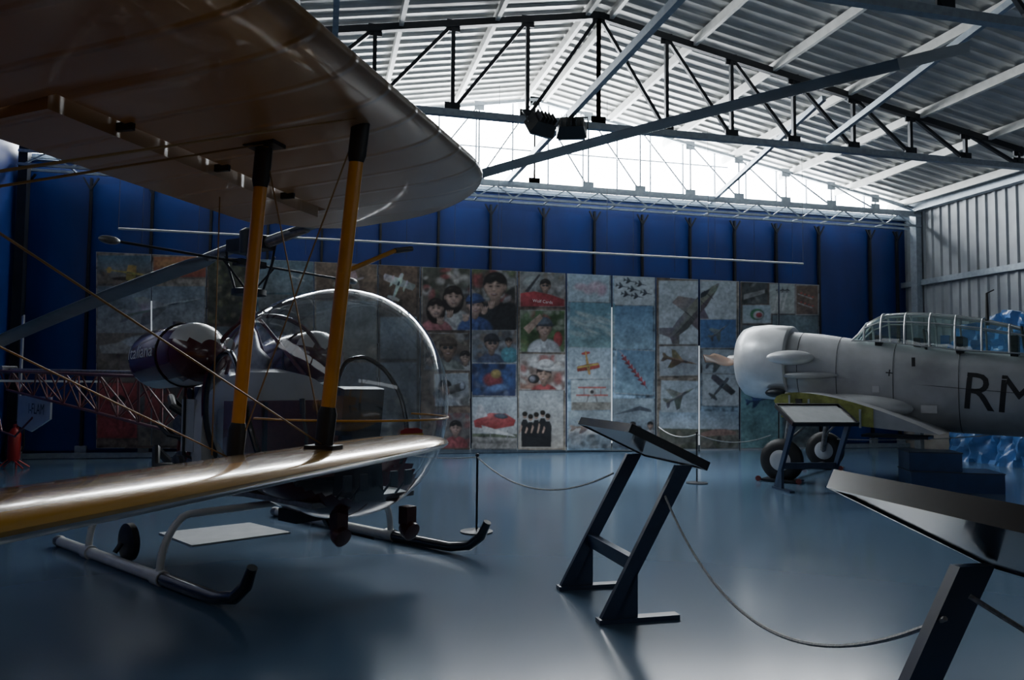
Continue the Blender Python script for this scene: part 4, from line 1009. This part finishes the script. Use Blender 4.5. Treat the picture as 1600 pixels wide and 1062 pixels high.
b.lathe(hc+V((.25,0,0)),(-1,0,.06),[(0,.16),(.12,.16),(.2,.09),(.34,.08),(.40,.03)],'enginemetal')
for sd in (-1,1):
    rings=[]
    for i in range(15):
        k=i/14; yy=.08+1.3*k; ch=.05+.11*math.sin(math.pi*min(k*1.15+.08,.93)); th=.05*(1-k)+.012; tw=rad(62-45*k)*sd
        rings.append([hc+V((math.sin(tw)*ch*math.cos(t)+math.cos(tw)*th*math.sin(t)*.5,sd*yy,math.cos(tw)*ch*math.cos(t)-math.sin(tw)*th*math.sin(t)*.5)) for t in [2*math.pi*j/14 for j in range(14)]])
    b.loft(rings,'wood')
b.obj('propeller',tr)
def wring(y,c0=1.0,c1=3.35,zl=1.30,zt=.86,t=.17):
    ch=c1-c0; out=[]
    for sg in (1,-1):
        for i in range(13):
            c=i/12; c=(1-c)**1.6 if sg>0 else c**1.6
            if sg<0 and i==0: continue
            out.append(V((c0+ch*c,y,zl+(zt-zl)*c+(.021*4*c*(1-c)+sg*thk(c,t))*ch)))
    return out
b=MB(); b.loft([wring(y) for y in (-1.38,-.7,0,.7,1.38)],'silver')
for sd in (-1,1):
    y=sd*1.39
    b.poly([V((p.x,y,p.z)) for p in wring(y) if p.x<2.5],'chromate')
    for x in (1.25,1.55,1.9,2.3): b.box((x,y+sd*.01,1.30-.187*(x-1)),(.03,.02,.28),'silver')
    b.box((1.4,y+sd*.01,1.28),(.10,.03,.12),'gloss_black'); b.box((1.75,y+sd*.01,1.2),(.12,.03,.10),'gloss_black')
b.box((1.45,-1.0,1.05),(.7,.7,.03),'chromate')
b.poly([wring(-1.2)[k]+V((0,0,.006)) for k in (12,11,10,9,8)]+[wring(-.8)[k]+V((0,0,.006)) for k in (8,9,10,11,12)],'chromate')
b.ell((1.9,-.60,1.2),(1.0,.28,.22),'silver')
b.box((2.75,-1.1,.80),(.9,.5,.04),'steel')
b.obj('wing_centre_section',tr)
b=MB()
for sd in (-1,1):
    y=sd*1.27; ax=V((1.08,y,.345))
    b.lathe(ax+V((0,-.09,0)),(0,1,0),[(0,.17),(-.0,.24),(.03,.32),(.07,.345),(.11,.345),(.15,.32),(.18,.24),(.18,.17)],'black',36)
    b.lathe(ax+V((0,-.10,0)),(0,1,0),[(0,.02),(0,.10),(.015,.2),(.03,.215),(.17,.215),(.19,.2),(.2,.0)],'cowl',30)
    b.tube(ax+V((0,-sd*.14,0)),V((1.2,y-sd*.14,1.15)),.05,'enginemetal'); b.tube(ax+V((0,-sd*.14,0)),ax,.03,'enginemetal')
    b.tube(ax+V((.05,-sd*.14,.3)),V((1.6,y-sd*.3,1.1)),.02,'enginemetal')
    b.box((1.08,y,.03),(.6,.34,.03),'steel')
    for dx in (-.32,.32):
        b.lathe((1.08+dx,y-.2,.045),(0,1,0),[(0,.02),(0,.045),(.03,.045),(.03,.02)],'maroon_tube',14)
b.beam((1.08,-1.27,.12),(1.08,1.27,.12),.05,.05,'steel')
b.tube((7.6,0,1.05),(7.9,0,.17),.03,'enginemetal'); b.lathe((7.9,-.05,.16),(0,1,0),[(0,.08),(0,.16),(.1,.16),(.1,.08)],'black')
b.obj('landing_gear',tr)
b=MB(); b.prism([(6.9,-.02,1.6),(7.5,-.02,2.5),(8.1,-.02,2.6),(8.5,-.02,2.2),(8.5,-.02,1.2),(8.2,-.02,1.2)],(0,.05,0),'silver')
b.prism([(7.2,-1.2,1.45),(7.7,-1.9,1.43),(8.2,-1.9,1.42),(8.3,-.1,1.4),(8.3,.1,1.4),(8.2,1.9,1.42),(7.7,1.9,1.43),(7.2,1.2,1.45),(7.0,0,1.47)],(0,0,.05),'silver')
b.obj('tail_surfaces',tr)
bpy.context.view_layer.update(); R=TM.to_3x3()
decal('fuselage_code','RM',.80,TM@V((4.04,-.6,1.42)),R@V((1,0,-.10)),R@V((.10,0,1)),'blacktxt',tr,fus,sub=3,sx=.92)
decal('stencil_cross','+',.22,TM@V((2.55,-.6,1.75)),R@V((1,0,-.1)),R@V((.1,0,1)),'blacktxt',tr,fus,sub=2)

# ------------------------------------------------------------------ lecterns
def lectern(origin,xdir,W=.83,face='black'):
    m=frame(origin,xdir); e=empty('information_lectern',m)
    b=MB()
    for y in (0,W):
        b.prism([(0,y-.02,0),(.14,y-.02,0),(.27,y-.02,.30),(.67,y-.02,1.0),(.55,y-.02,1.0)],(0,.04,0),'navy')
        b.prism([(.10,y-.02,0),(.27,y-.02,0),(.27,y-.02,.34)],(0,.04,0),'navy')
        b.box((.28,y,.015),(.56,.08,.03),'navy')
    b.beam((.26,.02,.36),(.26,W-.02,.36),.06,.09,'navy')
    b.obj('legs',e)
    b=MB(); d=V((.54,0,-.25)).normalized(); n=V((-d.z,0,d.x)); n=n if n.z>0 else -n
    c=V((.47,W/2,1.115))
    b.box(c,(.60,W+.14,.025),'gloss_black',(d,V((0,1,0)),n))
    b.box(c+n*.018,(.54,W+.06,.012),face,(d,V((0,1,0)),n))
    for q in (-.30,.30): b.box(c+d*q+n*.01,(.02,W+.15,.06),'gloss_black',(d,V((0,1,0)),n))
    for q in (-1,1): b.box(c+V((0,q*(W/2+.07),0))+n*.01,(.60,.02,.06),'gloss_black',(d,V((0,1,0)),n))
    b.obj('panel',e)
    return e
lectern((.566,5.03),(.97,.25),face='offwhite')
lectern((.93,1.42),(.985,.17),W=.83,face='offwhite')
lectern((3.98,11.7),(.12,-.99),W=.85,face='offwhite')

# ------------------------------------------------------------------ barrier posts & ropes
def post(x,y,h=.79):
    e=empty('barrier_post',Matrix.Translation(G(x,y)))
    b=MB(); b.lathe((0,0,0),(0,0,1),[(0,.17),(.012,.17),(.02,.03),(.03,.013)],'steel'); b.tube((0,0,.02),(0,0,h),.012,'steel'); b.ell((0,0,h),(.02,.02,.02),'steel',10,6)
    b.obj('stem',e)
    return G(x,y,h-.02)
pA=post(-.35,8.05); pB=post(2.93,12.2)
def rope(a_,c,sag,r=.008,name='barrier_rope'):
    b=MB(); pts=[]
    for i in range(29):
        t=i/28; p=a_.lerp(c,t); p.z-=sag*4*t*(1-t); pts.append(p)
    b.path(pts,r,'rope',6); b.obj(name)
lecA=G(.78,5.9,.86); lecN=G(1.02,5.12,.80)
rope(pA,lecA,.22)
rope(pA,G(-1.6,9.5,.72),.05)
rope(pB,G(4.0,11.9,.78),.12)
rope(pB,G(2.6,13.6,.8),.1)
rope(lecN,G(1.27,2.28,.86),.40)
rope(G(1.33,2.26,.93),G(2.3,1.6,.45),.05)
rope(G(4.9,11.6,.75),G(8.8,12.6,.9),.08)
post(8.8,12.6,.92)

# ------------------------------------------------------------------ other objects
b=MB(); p=frame((5.95,11.5),(.97,-.22)); e=empty('blue_step_block',p)
b.box((.62,.35,.14),(1.25,.7,.28),'bluestep'); b.box((.36,.4,.42),(.72,.6,.28),'bluestep'); b.box((.36,.4,.565),(.74,.62,.02),'navy'); b.box((.62,.35,.285),(1.27,.72,.015),'navy'); b.obj('blocks',e)
b=MB(); rows=[]
random.seed(8)
for i in range(41):
    z=3.0*(1-i/40); r=[]
    for j in range(70):
        y=8.6+5.4*j/69
        x=13.45-.35*(i/40)**2+.09*math.sin(y*5+z*2)+.07*math.sin(y*11-z*5)+.05*math.sin(y*23+z*9)+.06*random.random()
        r.append((x,y,z+ (.12*math.sin(y*3.1) if i<6 else 0)))
    rows.append(r)
top=[(14.6,y,zz-.05) for (_,y,zz) in rows[0]]
b.loft([top]+rows,'tarp',closed=False)
endr=[]
for i in range(41):
    z=3.0*(1-i/40); endr.append([(rows[i][-1][0]+(14.6-rows[i][-1][0])*k/8,rows[i][-1][1]+.05*math.sin(k*2+i*.6),rows[i][-1][2]*1.0) for k in range(9)])
b.loft(endr,'tarp',closed=False)
b.obj('tarpaulin_covered_stack')
b=MB(); q=[onZ(248,834,.0),onZ(300,854,.0),onZ(454,833,.0),onZ(390,818,.0)]
b.prism([(v.x,v.y,0.0) for v in q],(0,0,.015),'offwhite'); b.obj('floor_board')
p=G(-8.55,13.3); e=empty('fire_extinguisher',Matrix.Translation((p.x,p.y,0)))
b=MB(); b.lathe((0,0,.15),(0,0,1),[(0,.08),(.03,.1),(.45,.1),(.53,.06),(.56,.03),(.62,.03)],'red'); b.box((0,0,.80),(.14,.04,.05),'black'); b.path([(.03,0,.74),(.14,0,.7),(.15,0,.4),(.12,0,.3)],.014,'black')
b.path([(-.2,-.15,.02),(-.05,0,.2),(.2,-.15,.02)],.015,'red'); b.path([(-.2,.15,.02),(0,0,.2),(.2,.15,.02)],.015,'red'); b.tube((0,.13,.0),(0,.13,1.0),.015,'red'); b.obj('cylinder',e)
sp=onY(19,567,16.75); e=empty('fire_extinguisher_sign',Matrix.Translation(sp))
b=MB(); b.box((0,0,0),(.2,.02,.24),'red'); b.box((0.01,-.014,0),(.05,.006,.14),'whitetxt'); b.box((-.03,-.014,.06),(.05,.006,.02),'whitetxt'); b.obj('plate',e)

# ------------------------------------------------------------------ light & camera
w=bpy.data.worlds.new('World'); bpy.context.scene.world=w; w.use_nodes=True
w.node_tree.nodes['Background'].inputs[0].default_value=(.5,.65,.9,1); w.node_tree.nodes['Background'].inputs[1].default_value=.15
cd=bpy.data.cameras.new('camera'); cam=bpy.data.objects.new('camera',cd); bpy.context.scene.collection.objects.link(cam)
cd.sensor_width=36; cd.lens=36*FPX/1600; cd.clip_start=.05
cam.matrix_world=Matrix.Translation(CPOS)@CR.to_4x4()
bpy.context.scene.camera=cam
